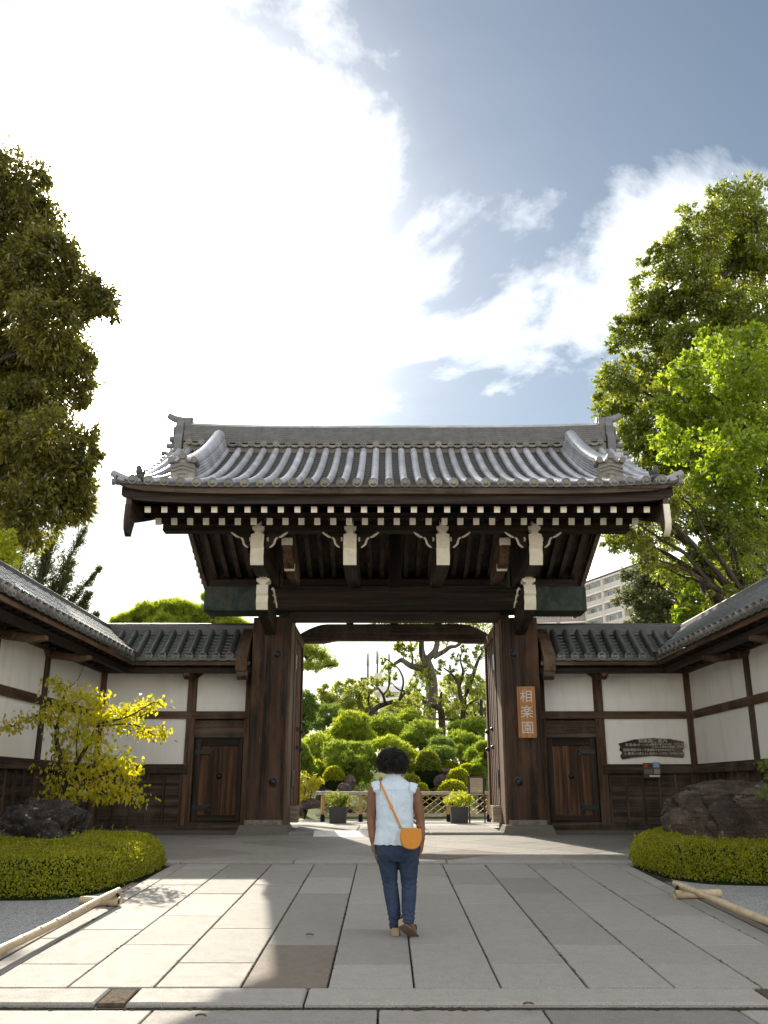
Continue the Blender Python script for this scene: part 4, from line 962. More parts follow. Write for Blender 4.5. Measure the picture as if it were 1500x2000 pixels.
# ------------------------------------------------------------------ trees beyond the walls
leaf_tree('evergreen_tree', 'tall dark evergreen tree with drooping leaves beyond the left wing wall', (-13.5, 27.5, .7), (-13.5, 27.5, 23), [
    (15, 350, 1.5), (-70, 340, 1.8), (60, 425, 1.5), (105, 500, 1.3), (160, 575, 1.3), (195, 590, .75), (40, 560, 1.9), (95, 655, 1.5), (145, 690, .9), (150, 742, .9), (40, 700, 1.8), (85, 775, 1.2),
    (100, 860, 1.4), (128, 935, 1.25), (30, 900, 1.9), (60, 990, 1.4), (140, 985, .95), (165, 900, .6), (-70, 500, 2.2), (-70, 700, 2.2), (-70, 900, 2.2), (0, 800, 1.4), (20, 460, 1.6), (0, 1020, 1.1)],
    27.5, .20, LM['olive'], M['bark'], 2.7, .38, .36, .8)
leaf_tree('camphor_tree', 'tall round-crowned evergreen tree with olive foliage beyond the right wing wall', (12.6, 30, .7), (12.6, 30, 22), [
    (1440, 410, 1.35), (1375, 460, 1.2), (1490, 480, 1.6), (1310, 515, 1.1), (1272, 590, 1.05), (1400, 590, 1.0), (1238, 650, 1.05), (1205, 740, .95), (1195, 795, .95), (1275, 715, 1.1), (1335, 660, .9), (1232, 860, 1.0),
    (1480, 610, 1.5), (1290, 830, 1.2), (1350, 915, 1.4), (1275, 945, 1.2), (1300, 600, .8), (1420, 500, 1.2), (1230, 930, .7), (1460, 760, 1.6), (1400, 860, 1.6), (1345, 590, .9), (1360, 540, .9), (1300, 660, .9), (1250, 790, .9), (1320, 760, 1.0), (1450, 540, 1.2), (1420, 640, 1.2), (1240, 980, .7), (1300, 900, .9)],
    30, .15, LM['camphor'], M['bark'], 2.7, .32, .5, .25)
leaf_tree('maple_tree', 'bright green leafy tree in front of the tall olive tree', (12.0, 25.5, .7), (11.5, 25.5, 15), [
    (1400, 700, 1.0), (1450, 730, 1.3), (1345, 735, .8), (1485, 850, 1.2), (1370, 815, 1.0), (1310, 800, .6), (1440, 880, 1.2), (1390, 950, 1.2), (1465, 990, 1.3), (1320, 870, .7), (1480, 680, 1.1)],
    25.5, .13, LM['maple'], M['bark'], 2.3, .2, .75, .3)
def limb(mb, Vs):
    pts = [at(*p) for p in ((1470, 1200, 24.5), (1420, 1172, 24.6), (1385, 1150, 24.8), (1368, 1100, 25), (1345, 1060, 25), (1300, 1025, 25), (1265, 1000, 25))]
    path(mb, pts, [.30, .27, .23, .19, .14, .09, .05])
    path(mb, [at(1368, 1105, 25), at(1352, 1085, 24.9), at(1348, 1070, 24.9)], [.13, .12, .05])
leaf_tree('leaning_tree', 'crooked dark-trunked tree arching over the right wing wall roof', (10.6, 24.8, .7), at(1470, 1200, 24.5), [
    (1235, 1050, .75), (1205, 1045, .5), (1300, 1040, .8), (1280, 990, .8), (1340, 1020, .8), (1225, 1010, .6), (1260, 1085, .5), (1420, 1040, .9), (1385, 1000, .9), (1330, 970, .7), (1365, 1085, .7), (1440, 1115, .9), (1475, 1060, 1.0), (1310, 1115, .6), (1410, 1165, .6), (1470, 1160, .8)],
    25.0, .13, LM['camphor'], M['bark'], 2.2, .3, .45, .5, extra=limb, jy=.8)
leaf_tree('lime_tree', 'low lime green tree right of the apartment block above the wall', (14, 33, .7), (14.5, 33, 8.5), [
    (1400, 1135, 1.1), (1375, 1190, 1.0), (1455, 1100, 1.4), (1490, 1050, 1.4), (1335, 1200, .6), (1430, 1190, 1.2), (1350, 1130, .9), (1490, 1150, 1.3), (1420, 1085, 1.0)], 33, .15, LM['maple'], M['bark'], 2.2, .2, .75, .2)
leaf_tree('holly_tree', 'small-leaved grey-green tree beside the apartment block', (12, 36, .7), (12, 36, 8), [
    (1265, 1160, 1.2), (1270, 1110, .9), (1290, 1200, 1.1), (1310, 1130, 1.0), (1265, 1205, .8)], 36, .14, LM['cypress'], M['bark'], 2.8, .2, .5, .2)
t = thing('yellow_maple_tree', 'yellow-green sprig of a tree at the edge beside the tall evergreen', 'tree', (-12.2, 24, .7)); mb = MB(); Vs = []
path(mb, [(-12.2, 24, .7), (-12.1, 24, 5), (-11.6, 24, 8.3)], [.15, .12, .04])
for (px, py, r) in ((5, 1080, .55), (28, 1095, .4), (-30, 1070, .8), (-20, 1110, .6), (10, 1060, .35)): Vs.append(clump(at(px, py, 24), r, int(900 * r * r + 150), .10, .7, .1)); branch(mb, (-11.6, 24, 7.8), at(px, py, 24), .03, .01)
mb.build('trunk', M['bark'], t, smooth='all'); quads_obj('crown', Vs, LM['lime'], t)
# feathery cypress
t = thing('cypress_tree', 'feathery grey-green conifer rising behind the left wing roof', 'tree', (-12.2, 33, .7)); mb = MB(); Vs = []
root = at(70, 1330, 33)
for (bx_, by, tx, ty, wd) in ((70, 1250, 195, 1110, .45), (60, 1230, 165, 1035, .7), (40, 1240, 120, 1010, .9), (90, 1260, 175, 1160, .6), (20, 1220, 60, 1000, .9), (110, 1280, 190, 1200, .5), (80, 1250, 140, 1100, .8), (0, 1200, 10, 1020, .9), (120, 1260, 165, 1180, .6), (60, 1240, 90, 1080, .9), (130, 1290, 180, 1235, .4)):
    p0, p1 = at(bx_, by, 33 + random.uniform(-.6, .6)), at(tx, ty, 33 + random.uniform(-.8, .8)); path(mb, [root, p0.lerp(root, .4), p0, p0.lerp(p1, .5), p1], [.10, .06, .045, .03, .006], 5)
    A = np.array(p1 - p0); A = A / np.linalg.norm(A)
    for _ in range(190):   # fine side sprays
        q = random.random() ** .8; b0 = np.array(p0.lerp(p1, q)); d_ = unit((A * 1.1 + RNG.normal(size=3) * .62).reshape(1, 3))[0]; ln = wd * 1.75 * (1.15 - q) * random.uniform(.5, 1.1)
        k = int(20 + 26 * ln); P = b0 + np.outer(RNG.random(k) * ln, d_) + RNG.normal(size=(k, 3)) * .035; Vs.append(leaf_quads(P, unit(d_ + RNG.normal(size=(k, 3)) * .45), .085 * (.6 + .8 * RNG.random(k)), .30))
        mb.tube([Vector(b0), Vector(b0 + d_ * ln)], [.008, .003], 4, cap=False)
mb.tube([(-12.2, 33, .7), root], [.2, .12], 8); mb.build('trunk', M['bark'], t, smooth='all'); quads_obj('crown', Vs, LM['cypress'], t)
pine_tree('spreading green pine showing above the left wall roof', [(250, 1215, 42), (300, 1196, 50), (345, 1190, 48), (390, 1200, 45), (430, 1215, 50), (330, 1222, 60), (270, 1235, 50), (470, 1228, 35), (410, 1165, 14)], 34, 'pineb', base=(-8, 34.2, .7), dens=1.4, L=.2, zoomc=False, group='pines', flat=.5)
# apartment block and aerial building far away
m, nt, b = newmat('pale_concrete', .8, .2); setc(nt, b, ramp(nt, nz(nt, posco(nt), .15, 5.0), [(.3, (.50, .48, .44)), (.7, (.58, .56, .52))])); M['conc'] = m
m, nt, b = newmat('white_concrete', .8, .2); setc(nt, b, (.72, .72, .72)); M['white'] = m
m, nt, b = newmat('mauve_tile', .8, .2); setc(nt, b, (.34, .28, .27)); M['mauve'] = m
m, nt, b = newmat('window_glass', .12, .6); setc(nt, b, (.12, .16, .17)); M['glass'] = m
m, nt, b = newmat('roof_edge', .7, .2); setc(nt, b, (.10, .10, .11)); M['roofedge'] = m
def block(name, label, p0, ang, Ln, dep, z0, z1, fl, bays, wm):
    """facade starts at p0 and runs Ln metres at angle ang"""
    t = thing(name, label, 'building', (p0[0], p0[1], .7)); ux = Vector((math.cos(ang), math.sin(ang), 0)); uy = Vector((-math.sin(ang), math.cos(ang), 0)); O = Vector((p0[0], p0[1], 0))
    def bx(nm, a, b_, o0, o1, za, zb, mt, par=t):
        c = O + ux * (a + b_) / 2 + uy * (o0 + o1) / 2 + Vector((0, 0, (za + zb) / 2)); return MB().obox(c, (ux, uy, (0, 0, 1)), ((b_ - a) / 2, (o1 - o0) / 2, (zb - za) / 2)).build(nm, M[mt], par)
    bx('wall', 0, Ln, .9, dep, z0, z1, wm)
    bx('roof', -.3, Ln + .3, -.2, dep, z1, z1 + .35, 'roofedge')
    n = int((z1 - z0) / fl); bw = Ln / bays
    for k in range(bays + 1): bx('pier', max(0, k * bw - .45), min(Ln, k * bw + .45), -.05, 1.0, z0, z1, wm)
    for i in range(n):
        zt_ = z1 - i * fl
        bx('floor_band', .02, Ln - .02, -.02, .95, zt_ - .45, zt_ - .05, 'white')
        for k in range(bays):
            a = k * bw + .5; e = (k + 1) * bw - .5
            bx('balcony', a, e, .0, .12, zt_ - fl + .0, zt_ - fl + 1.0, wm)
            wds = ((.08, .48), (.58, .95)) if (i + k) % 3 else ((.05, .95),)
            for (u, v) in wds:
                wn = bx('window', a + (e - a) * u, a + (e - a) * v, .80, .95, zt_ - fl + .3, zt_ - .6, 'white')
                bx('pane', a + (e - a) * u + .12, (a + (e - a) * (u + v) / 2) - .05, .74, .81, zt_ - fl + .4, zt_ - .7, 'glass', wn); bx('pane', (a + (e - a) * (u + v) / 2) + .05, a + (e - a) * v - .12, .74, .81, zt_ - fl + .4, zt_ - .7, 'glass', wn)
    return t
A0, A1 = at(1140, 1140, 215), at(1262, 1115, 200)
block('apartment_building', 'beige apartment block with white balcony bands behind the gate roof', (A0.x, A0.y), math.atan2(A1.y - A0.y, A1.x - A0.x) - .25, 22, 14, 20, A0.z, 2.95, 3, 'conc')
B0 = at(1030, 1190, 222)
block('apartment_building', 'lower mauve apartment block left of the beige one', (B0.x, B0.y), -.28, 15, 12, 20, at(1138, 1164, 217).z, 2.95, 2, 'mauve')
ab = thing('aerial_building', 'white hilltop building with three aerial masts seen through the gate', 'building', (at(745, 1500, 170).x, 170, .7))
zc5 = lambda u, v, Y: at(580 + u * .2533, 1250 + v * .2533, Y)
def bx5(nm, u0, u1, v0, v1, Y, dep, mt, par=ab):
    a, b_ = zc5(u0, v1, Y), zc5(u1, v0, Y); return MB().box(a.x, b_.x, Y, Y + dep, a.z, b_.z).build(nm, M[mt], par)
bx5('wall', 640, 800, 400, 640, 170, 14, 'conc'); bx5('roof', 590, 810, 355, 400, 169.5, 15, 'white'); bx5('tower', 600, 655, 255, 360, 173, 6, 'conc'); bx5('wing', 620, 830, 440, 470, 168, 12, 'white')
bx5('penthouse', 500, 545, 295, 420, 176, 8, 'conc'); bx5('penthouse_roof', 488, 548, 288, 300, 175, 9, 'roofedge')
for u0 in (690, 735): w_ = bx5('window', u0, u0 + 35, 408, 432, 169.6, .3, 'white'); bx5('pane', u0 + 4, u0 + 31, 412, 430, 169.4, .18, 'glass', w_)
w_ = bx5('window', 615, 640, 290, 330, 172.7, .4, 'white'); bx5('pane', 618, 637, 295, 326, 172.5, .2, 'glass', w_)
for u, v0, v1 in ((547, 110, 300), (620, 95, 260), (710, 105, 360)):
    a, b_ = zc5(u, v1, 175), zc5(u, v0, 175); ms = MB().tube([a, a.lerp(b_, .6), b_], [.22, .2, .14], 6).build('mast', M['roofedge'], ab); p = a.lerp(b_, .8); MB().box(p.x - .35, p.x + .35, 174.9, 175.1, p.z - 1.4, p.z + 1.2).build('aerial', M['white'], ms)

# ------------------------------------------------------------------ garden seen through the gate
for lb, pads, Y, lm in (
    ('tall bright cloud pine with the broadest rounded top pad', [(420, 625, 145), (310, 720, 105), (510, 740, 105), (420, 700, 130)], 36, 'pineb'),
    ('wide cloud pine low on the left of the slope', [(160, 790, 125), (230, 850, 85), (100, 870, 90)], 33, 'pineb'),
    ('big dark-bottomed cloud pine left of the head', [(320, 840, 115), (460, 850, 125), (400, 930, 150), (530, 940, 110), (450, 1030, 130), (350, 960, 110)], 31, 'pine'),
    ('rounded cloud pine in the middle below the aerial building', [(680, 650, 140), (610, 720, 90), (760, 740, 95), (690, 740, 100)], 38, 'pine'),
    ('high cloud pine left of the thick trunk', [(870, 590, 110), (790, 640, 85), (930, 650, 60)], 41, 'pineb'),
    ('flat-topped cloud pine right of the head', [(970, 690, 130), (890, 750, 90), (1040, 750, 70), (970, 780, 90)], 35, 'pine'),
    ('cloud pine directly above the curly hair', [(690, 800, 115), (800, 850, 95), (880, 900, 85), (850, 980, 90), (740, 900, 90)], 32, 'pineb'),
    ('blue-green ball-shaped cloud pine', [(1110, 800, 100), (1110, 880, 115), (1090, 940, 80)], 33, 'pined'),
    ('broad cloud pine at mid-height near the right leaf', [(1300, 770, 110), (1240, 740, 80), (1340, 850, 90), (1280, 860, 80)], 36, 'pine'),
    ('highest cloud pine near the right door leaf', [(1380, 655, 110), (1240, 670, 75), (1320, 700, 90)], 39, 'pine'),
    ('low cloud pine right above the info board', [(1400, 870, 100), (1450, 820, 60), (1430, 960, 85), (1390, 1000, 65), (1470, 900, 60)], 31.5, 'pine'),
    ('dark cloud pine high on the left slope', [(240, 555, 115), (170, 620, 95), (310, 600, 60), (100, 640, 100)], 41, 'pined'),
    ('dark pine close to the left door leaf', [(30, 900, 75), (60, 985, 95), (10, 830, 60)], 30, 'pine'),
    ('dark pine mass at the left edge of the opening', [(50, 440, 90), (90, 500, 75), (20, 540, 90), (60, 590, 80), (10, 680, 70)], 37, 'pined')):
    pine_tree(lb, pads, Y, lm)
# pine branch reaching in from the upper left
t = thing('pine_tree', 'old pine whose branch hangs into the top left of the opening', 'tree', (-5.4, 28.5, .7)); mb = MB(); Vs = []
tp = zc5(-80, 60, 28.5); path(mb, [(-5.4, 28.5, .7), (-5.2, 28.5, 3), (tp.x - .6, 28.5, tp.z - 1), tp + Vector((-.3, 0, 1.0))], [.22, .2, .16, .1])
path(mb, [tp, zc5(30, 90, 28.3), zc5(90, 160, 28.2), zc5(140, 215, 28), zc5(230, 200, 28), zc5(300, 190, 28)], [.09, .06, .05, .04, .03, .01], 6); path(mb, [zc5(90, 160, 28.2), zc5(170, 110, 28.2), zc5(230, 80, 28.2)], [.04, .03, .01], 5)
for (u, v, h) in ((60, 70, 90), (150, 80, 85), (200, 130, 60), (230, 185, 85), (280, 190, 45), (100, 210, 60), (40, 200, 50), (160, 215, 50), (20, 60, 90), (110, 120, 70)):
    c = zc5(u, v, 28.2 + random.uniform(-.4, .4)); r = h * .2533 / FPX * 28.5; n = int(130 * max(.3, r / .35)); P = np.array(c) + RNG.normal(size=(n, 3)) * r * np.array([.5, .5, .32]); Vs.append(tri_tufts(P, unit(rdir(n) * .6 + np.array([0, 0, .7])), 14, .15, .006, .6))
mb.build('trunk', M['bark'], t, smooth='all'); tris_obj('crown', Vs, LM['pineb'], t)
# clipped and leafy shrubs
for lb, u, v, hu, hv, Y, lm, n, lf in (
    ('clipped yellow-green dome shrub by the left boulder', 285, 1045, 85, 68, 29.6, 'azalea', 5000, .05), ('low wide clipped dome shrub behind the right planter', 1200, 1150, 112, 68, 29.2, 'azalea', 6000, .045),
    ('loose rounded shrub above the low clipped dome', 1245, 1080, 88, 85, 30.2, 'azalea', 3500, .07), ('small clipped dome right of the shoulder', 955, 1160, 60, 55, 29.0, 'azalea', 3000, .045),
    ('dark clipped dome behind the right shoulder', 880, 1090, 70, 50, 30, 'hedge', 3000, .05), ('orange-tipped shrub at the right of the slope', 1310, 1010, 70, 50, 31, 'azalea', 2500, .06), ('leafy shrub left of the clipped dome', 150, 1010, 80, 70, 30.6, 'azalea', 2500, .09), ('dark low shrub under the right pines', 1200, 985, 60, 45, 32, 'hedge', 2000, .06)):
    c0, c1 = zc5(u, v + hv * .2, Y), zc5(u + hu, v - hv, Y); dome('round_shrub', lb, (c0.x, Y, c0.z - .1), (c1.x - c0.x, (c1.x - c0.x) * .8, c1.z - c0.z + .1), lm, n, lf, 'clipped shrubs in the garden')
c0 = zc5(1005, 985, 31); dome('egg_shaped_bush', 'tall egg-shaped leafy bush right of the head', (c0.x, 31, c0.z - .1), (.44, .44, .66), 'pot', 6000, .06)
dome('egg_shaped_bush', 'shaded bush at the foot of the egg-shaped bush', (c0.x - .1, 31.3, c0.z - .75), (.5, .45, .5), 'hedge', 4000, .06)
t = thing('golden_maple_bush', 'golden feathery maple bush beside the left door leaf', 'bush', (zc5(60, 1280, 28.5).x, 28.5, .8)); Vs = []; mb = MB()
for (u, v, h) in ((60, 1080, 100), (140, 1100, 70), (20, 1130, 90), (90, 1160, 80), (-20, 1180, 100), (30, 1220, 60), (-30, 1080, 80)):
    c = zc5(u, v, 28.5 + random.uniform(-.4, .4)); r = h * .2533 / FPX * 28; Vs.append(clump(c, (r, r, r * .6), 700, .07, .3, .5)); branch(mb, (ORG[t].x, 28.5, .8), c, .03, .01, .05)
mb.build('trunk', M['bark'], t, smooth='all'); quads_obj('crown', Vs, LM['yellow'], t)
for i, (lb, u, v, hu, hv, Y) in enumerate((('rounded purple-grey boulder behind the left planter', 365, 1140, 55, 50, 28.4), ('flat low stone beside the rounded boulder', 240, 1165, 55, 22, 28.3), ('dark upright boulder in the pine shade', 405, 1085, 45, 60, 29.5), ('long flat rock on the right slope', 1160, 1005, 75, 28, 31.5), ('dark boulder below the long flat rock', 1120, 1080, 60, 60, 30.5), ('shaded rock by the left door leaf', 100, 1250, 90, 40, 28.2))):
    c0, c1 = zc5(u, v, Y), zc5(u + hu, v - hv, Y); rock('boulder', lb, (c0.x, Y, c0.z - .05), (c1.x - c0.x, (c1.x - c0.x) * .8, c1.z - c0.z), M['rock3'], i + 3, .22, .4, 'garden boulders', 28, 18)
# pollarded old tree and its neighbours
t = thing('old_camphor_tree', 'thick-trunked old tree with lopped limbs and leafy tufts', 'tree', (zc5(1020, 700, 52).x, 52, 2.5)); mb = MB(); Vs = []
Z = lambda u, v, Y=52: zc5(u, v, Y)
path(mb, [(ORG[t].x, 52, 2.2), Z(1020, 600), Z(1040, 440), Z(1035, 300), Z(1010, 200), Z(970, 120), Z(960, 20), Z(980, -150)], [.42, .40, .36, .34, .30, .2, .16, .1], 10)
for pts, rr in (([Z(1020, 260), Z(950, 215), Z(880, 200), Z(810, 155), Z(790, 165)], [.24, .2, .17, .14, .12]), ([Z(1030, 220), Z(1010, 150), Z(1060, 90), Z(1080, 30), Z(1090, -100)], [.22, .2, .18, .16, .1]), ([Z(1050, 130), Z(1130, 90), Z(1180, 55), Z(1240, 40), Z(1350, -60)], [.17, .14, .12, .1, .05]), ([Z(790, 160), Z(750, 185)], [.12, .10]), ([Z(890, 205), Z(890, 120), Z(880, 60)], [.08, .05, .02])): path(mb, pts, rr, 8)
for (u, v, h) in ((800, 60, 45), (850, 90, 55), (900, 60, 45), (940, 150, 60), (990, 190, 45), (1010, 250, 45), (940, 260, 50), (900, 330, 40), (920, 420, 45), (770, 60, 30), (880, -60, 120), (1000, -120, 150), (1150, -100, 140), (1080, -220, 180), (900, -200, 160), (760, -150, 140), (640, -180, 130), (1280, -160, 150), (1400, -120, 150), (560, -300, 160), (800, -330, 200), (1050, -400, 200), (700, -60, 60)):
    r = h * .2533 / FPX * 52; Vs.append(clump(Z(u, v, 52 + random.uniform(-1, 1)), r, int(160 + 700 * r * r), .16, .5, .1))
    if v < 0: branch(mb, Z(980, -20), Z(u, v), .08, .03, .05)
mb.build('trunk', M['barkg'], t, smooth='all'); quads_obj('crown', Vs, LM['lime'] if False else LM['far'], t)
for lb, Y, limbs, tufts in (
    ('lopped tree with twisting limbs left of the thick trunk', 44, (([(570, 640), (575, 560), (620, 520), (690, 490), (790, 465)], [.16, .15, .13, .12, .09]), ([(680, 490), (660, 420), (610, 350), (590, 310)], [.08, .06, .05, .03]), ([(660, 430), (700, 380), (715, 300), (700, 220)], [.06, .05, .04, .02]), ([(790, 465), (830, 400), (780, 380), (730, 330)], [.07, .05, .04, .02]), ([(790, 465), (820, 330), (800, 250), (760, 200), (680, 140)], [.06, .05, .04, .03, .02]), ([(575, 560), (550, 470), (555, 400), (500, 360)], [.06, .05, .04, .02])),
     ((590, 310, 45), (500, 355, 45), (690, 310, 45), (540, 420, 40), (690, 240, 45), (820, 440, 60), (600, 480, 35), (730, 200, 35), (760, 280, 25), (850, 380, 50), (640, 330, 35), (660, 160, 22), (590, 380, 40), (520, 330, 35), (780, 500, 40), (890, 470, 60), (720, 420, 30))),
    ('lopped tree with upright limbs right of the thick trunk', 46, (([(1120, 720), (1115, 600), (1100, 530), (1030, 500), (970, 470)], [.2, .18, .16, .12, .08]), ([(1100, 540), (1105, 460), (1115, 400)], [.12, .09, .05]), ([(1270, 700), (1280, 560), (1260, 430), (1240, 330), (1190, 260), (1130, 215)], [.14, .13, .11, .08, .06, .03]), ([(1250, 380), (1280, 250), (1260, 150), (1290, 60)], [.07, .06, .04, .02]), ([(1370, 230), (1400, 150), (1440, 80)], [.1, .08, .05]), ([(1280, 560), (1320, 500), (1380, 460)], [.08, .06, .03]), ([(1300, 520), (1300, 400), (1310, 320)], [.07, .05, .03])),
     ((1130, 180, 45), (1225, 135, 40), (1290, 70, 35), (1390, 110, 60), (1330, 230, 60), (1385, 410, 55), (1110, 450, 55), (1290, 500, 50), (1180, 560, 50), (1350, 520, 50), (1090, 240, 25), (1170, 300, 40), (1420, 60, 50), (1310, 160, 40), (1210, 220, 35), (960, 470, 45), (990, 350, 55), (1000, 530, 50), (1060, 560, 45), (950, 300, 40), (1350, 330, 60), (1260, 300, 45)))):
    t = thing('lopped_tree', lb, 'tree', (zc5(limbs[0][0][0][0], 700, Y).x, Y, 2.0), 'lopped trees behind the pines'); mb = MB(); Vs = []
    mb.tube([ORG[t], zc5(*limbs[0][0][0], Y)], [.2, .18], 8)
    if len(limbs) > 6: a = zc5(1270, 700, Y); mb.tube([(a.x, Y, 2), a], [.15, .14], 8); path(mb, [zc5(1280, 480, Y), zc5(1340, 330, Y), zc5(1370, 230, Y)], [.09, .09, .1], 7)
    for pts, rr in limbs: path(mb, [zc5(u, v, Y + random.uniform(-.3, .3)) for u, v in pts], rr, 7)
    for (u, v, h) in tufts: r = h * .2533 / FPX * Y; Vs.append(clump(zc5(u, v, Y + random.uniform(-.5, .5)), r, int(130 + 1100 * r * r), .12, .5, .0))
    mb.build('trunk', M['bark'], t, smooth='all'); quads_obj('crown', Vs, LM['far'], t)
for lb, Y, cl in (
    ('hazy round-topped wood left of the aerial building', 62, ((215, 400, 70), (210, 450, 60), (330, 370, 50), (415, 350, 55), (330, 460, 110), (440, 440, 90), (530, 480, 80), (250, 480, 80), (480, 390, 50), (600, 560, 90), (480, 540, 90), (380, 540, 100))),
    ('leafy tree mass behind the lopped trees', 60, ((1180, 340, 80), (1280, 320, 60), (1200, 440, 110), (1380, 350, 90), (1420, 460, 110), (1250, 560, 110), (1400, 600, 110), (1150, 600, 90), (880, 500, 90), (760, 540, 90), (900, 440, 60), (840, 560, 80), (1480, 380, 80)))):
    b0 = zc5(cl[4][0], 700, Y); t = thing('background_tree', lb, 'tree', (b0.x, Y, 2.6), 'trees at the back of the garden'); mb = MB(); Vs = []; tp = zc5(cl[4][0], cl[4][1], Y); mb.tube([ORG[t], tp], [.3, .1], 8)
    for (u, v, h) in cl: r = h * .2533 / FPX * Y; c = zc5(u, v, Y + random.uniform(-1.5, 1.5)); Vs.append(clump(c, (r, r, r * .9), int(1300 * r * r + 250), .17, .5, .1, shell=.6)); branch(mb, ORG[t].lerp(tp, .6), c, .06, .02)
    mb.build('trunk', M['bark'], t, smooth='all'); quads_obj('crown', Vs, LM['far'], t)
# bamboo lattice fence
fe = thing('bamboo_fence', 'golden bamboo lattice fence with double top rail in the garden', 'fence', (.5, 26.4, .78))
FX = [-1.76, -.70, .36, 1.76, 2.89]
for x in FX:
    ps = MB().tube([(x, 26.4, .80), (x, 26.4, 1.50)], .055, 12).build('post', M['bamboog'], fe, smooth=True)
    MB().tube([(x, 26.4, .77), (x, 26.4, .98)], .064, 12).build('black_sleeve', M['black'], ps, smooth=True)
    for z in (1.15, 1.36): MB().tube([(x, 26.4, z - .006), (x, 26.4, z + .006)], .058, 12).build('node', M['bamboow'], ps, smooth=True)
    MB().tube([(x + .07 * math.cos(a), 26.4 - .055 * math.cos(a * .5), 1.53 + .10 * math.sin(a)) for a in [2 * PI * i / 12 for i in range(13)]], .010, 5).build('rope_tie', M['black'], fe, smooth=True)
for y, z in ((26.34, 1.54), (26.46, 1.545)): MB().tube([(-1.95 + 5.4 * i / 30, y, z + .004 * math.sin(i)) for i in range(31)], [.05 + (.004 if i % 4 == 0 else 0) for i in range(31)], 10).build('top_rail', M['bamboow'], fe, smooth=True)
MB().tube([(-1.95, 26.4, .96), (3.45, 26.4, .96)], .04, 10).build('bottom_rail', M['bamboow'], fe, smooth=True)
x = -2.4
while x < 3.6:
    for sg, y in ((1, 26.38), (-1, 26.42)):
        xa, xb = (x, x + .70) if sg > 0 else (x + .70, x); za, zb = .98, 1.49
        def cut(v, p, q): return p + (q - p) * v
        t0, t1 = 0.0, 1.0
        if sg > 0 and xa < -1.8: t0 = (-1.8 - xa) / .70
        if sg < 0 and xb < -1.8: t1 = (xa + 1.8) / .70
        if max(xa, xb) > -1.75 and t1 - t0 > .1: MB().beam((cut(t0, xa, xb), y, cut(t0, za, zb)), (cut(t1, xa, xb), y, cut(t1, za, zb)), .018, .036, (0, -1, 0)).build('lattice_slat', M['bamboog'], fe)
    x += .235
# planters and info board
for lb, lp, x0 in (('dark square planter in front of the left fence posts', 'leafy green plant in the left planter', -1.27), ('dark square planter beside the info board', 'yellow-green flowering plant in the right planter', 1.97)):
    p = thing('planter', lb, 'planter', (x0, 25.3, .78), 'square planters by the fence'); a, b_ = .235, .215; q = MB(); y0 = 25.3
    ring = lambda s_, z: [(x0 - s_, y0 - s_, z), (x0 + s_, y0 - s_, z), (x0 + s_, y0 + s_, z), (x0 - s_, y0 + s_, z)]
    q.add(ring(b_, .78) + ring(a, 1.20) + ring(a - .03, 1.20) + ring(a - .04, 1.13), [(3, 2, 1, 0), (12, 13, 14, 15)] + [(L * 4 + i, L * 4 + (i + 1) % 4, L * 4 + 4 + (i + 1) % 4, L * 4 + 4 + i) for L in range(3) for i in range(4)]).build('box', plain('planter_resin', (.045, .045, .048), .55, .35, .2), p)
    t = thing('potted_plant', lp, 'plant', (x0, 25.3, 1.13), 'plants in the square planters'); mb = MB(); Vs = []
    for i in range(26):
        d = Vector((random.gauss(0, .5), random.gauss(0, .5), 1)).normalized(); e = Vector((x0, 25.3, 1.12)) + d * random.uniform(.25, .42) + Vector((d.x * .12, 0, 0)); mb.tube([(x0 + d.x * .12, 25.3 + d.y * .12, 1.12), e], [.006, .003], 4); Vs.append(clump(e, .11, 75, .045, .5, -.2, 8))
    Vs.append(clump((x0, 25.3, 1.28), (.26, .22, .12), 500, .045, .5, -.3)); mb.build('stems', M['bark'], t); quads_obj('leaves', Vs, LM['pot' if x0 < 0 else 'lime'], t)
ib = thing('info_board', 'brown framed information board on two thin legs right of the fence', 'sign', (2.45, 25.3, .78))
for x in (2.25, 2.66): MB().box(x - .018, x + .018, 25.28, 25.32, .78, 1.98).build('leg', M['dkmetal'], ib)
MB().box(2.20, 2.71, 25.25, 25.34, 1.965, 1.99).build('cap', M['dkmetal'], ib); MB().box(2.268, 2.642, 25.285, 25.315, 1.54, 1.962).build('panel_back', M['dkmetal'], ib)
pn = MB().box(2.285, 2.625, 25.278, 25.286, 1.56, 1.945).build('panel', plain('beige_panel', (.40, .32, .24), .5, .4, .05), ib)
for i in range(5): MB().box(2.31, 2.50 + random.uniform(0, .09), 25.2755, 25.2785, 1.90 - i * .045, 1.905 - i * .045).build('printed_line', M['brownX'], pn)
MB().box(2.50, 2.58, 25.2755, 25.2785, 1.61, 1.625).build('printed_line', M['ink'], pn)

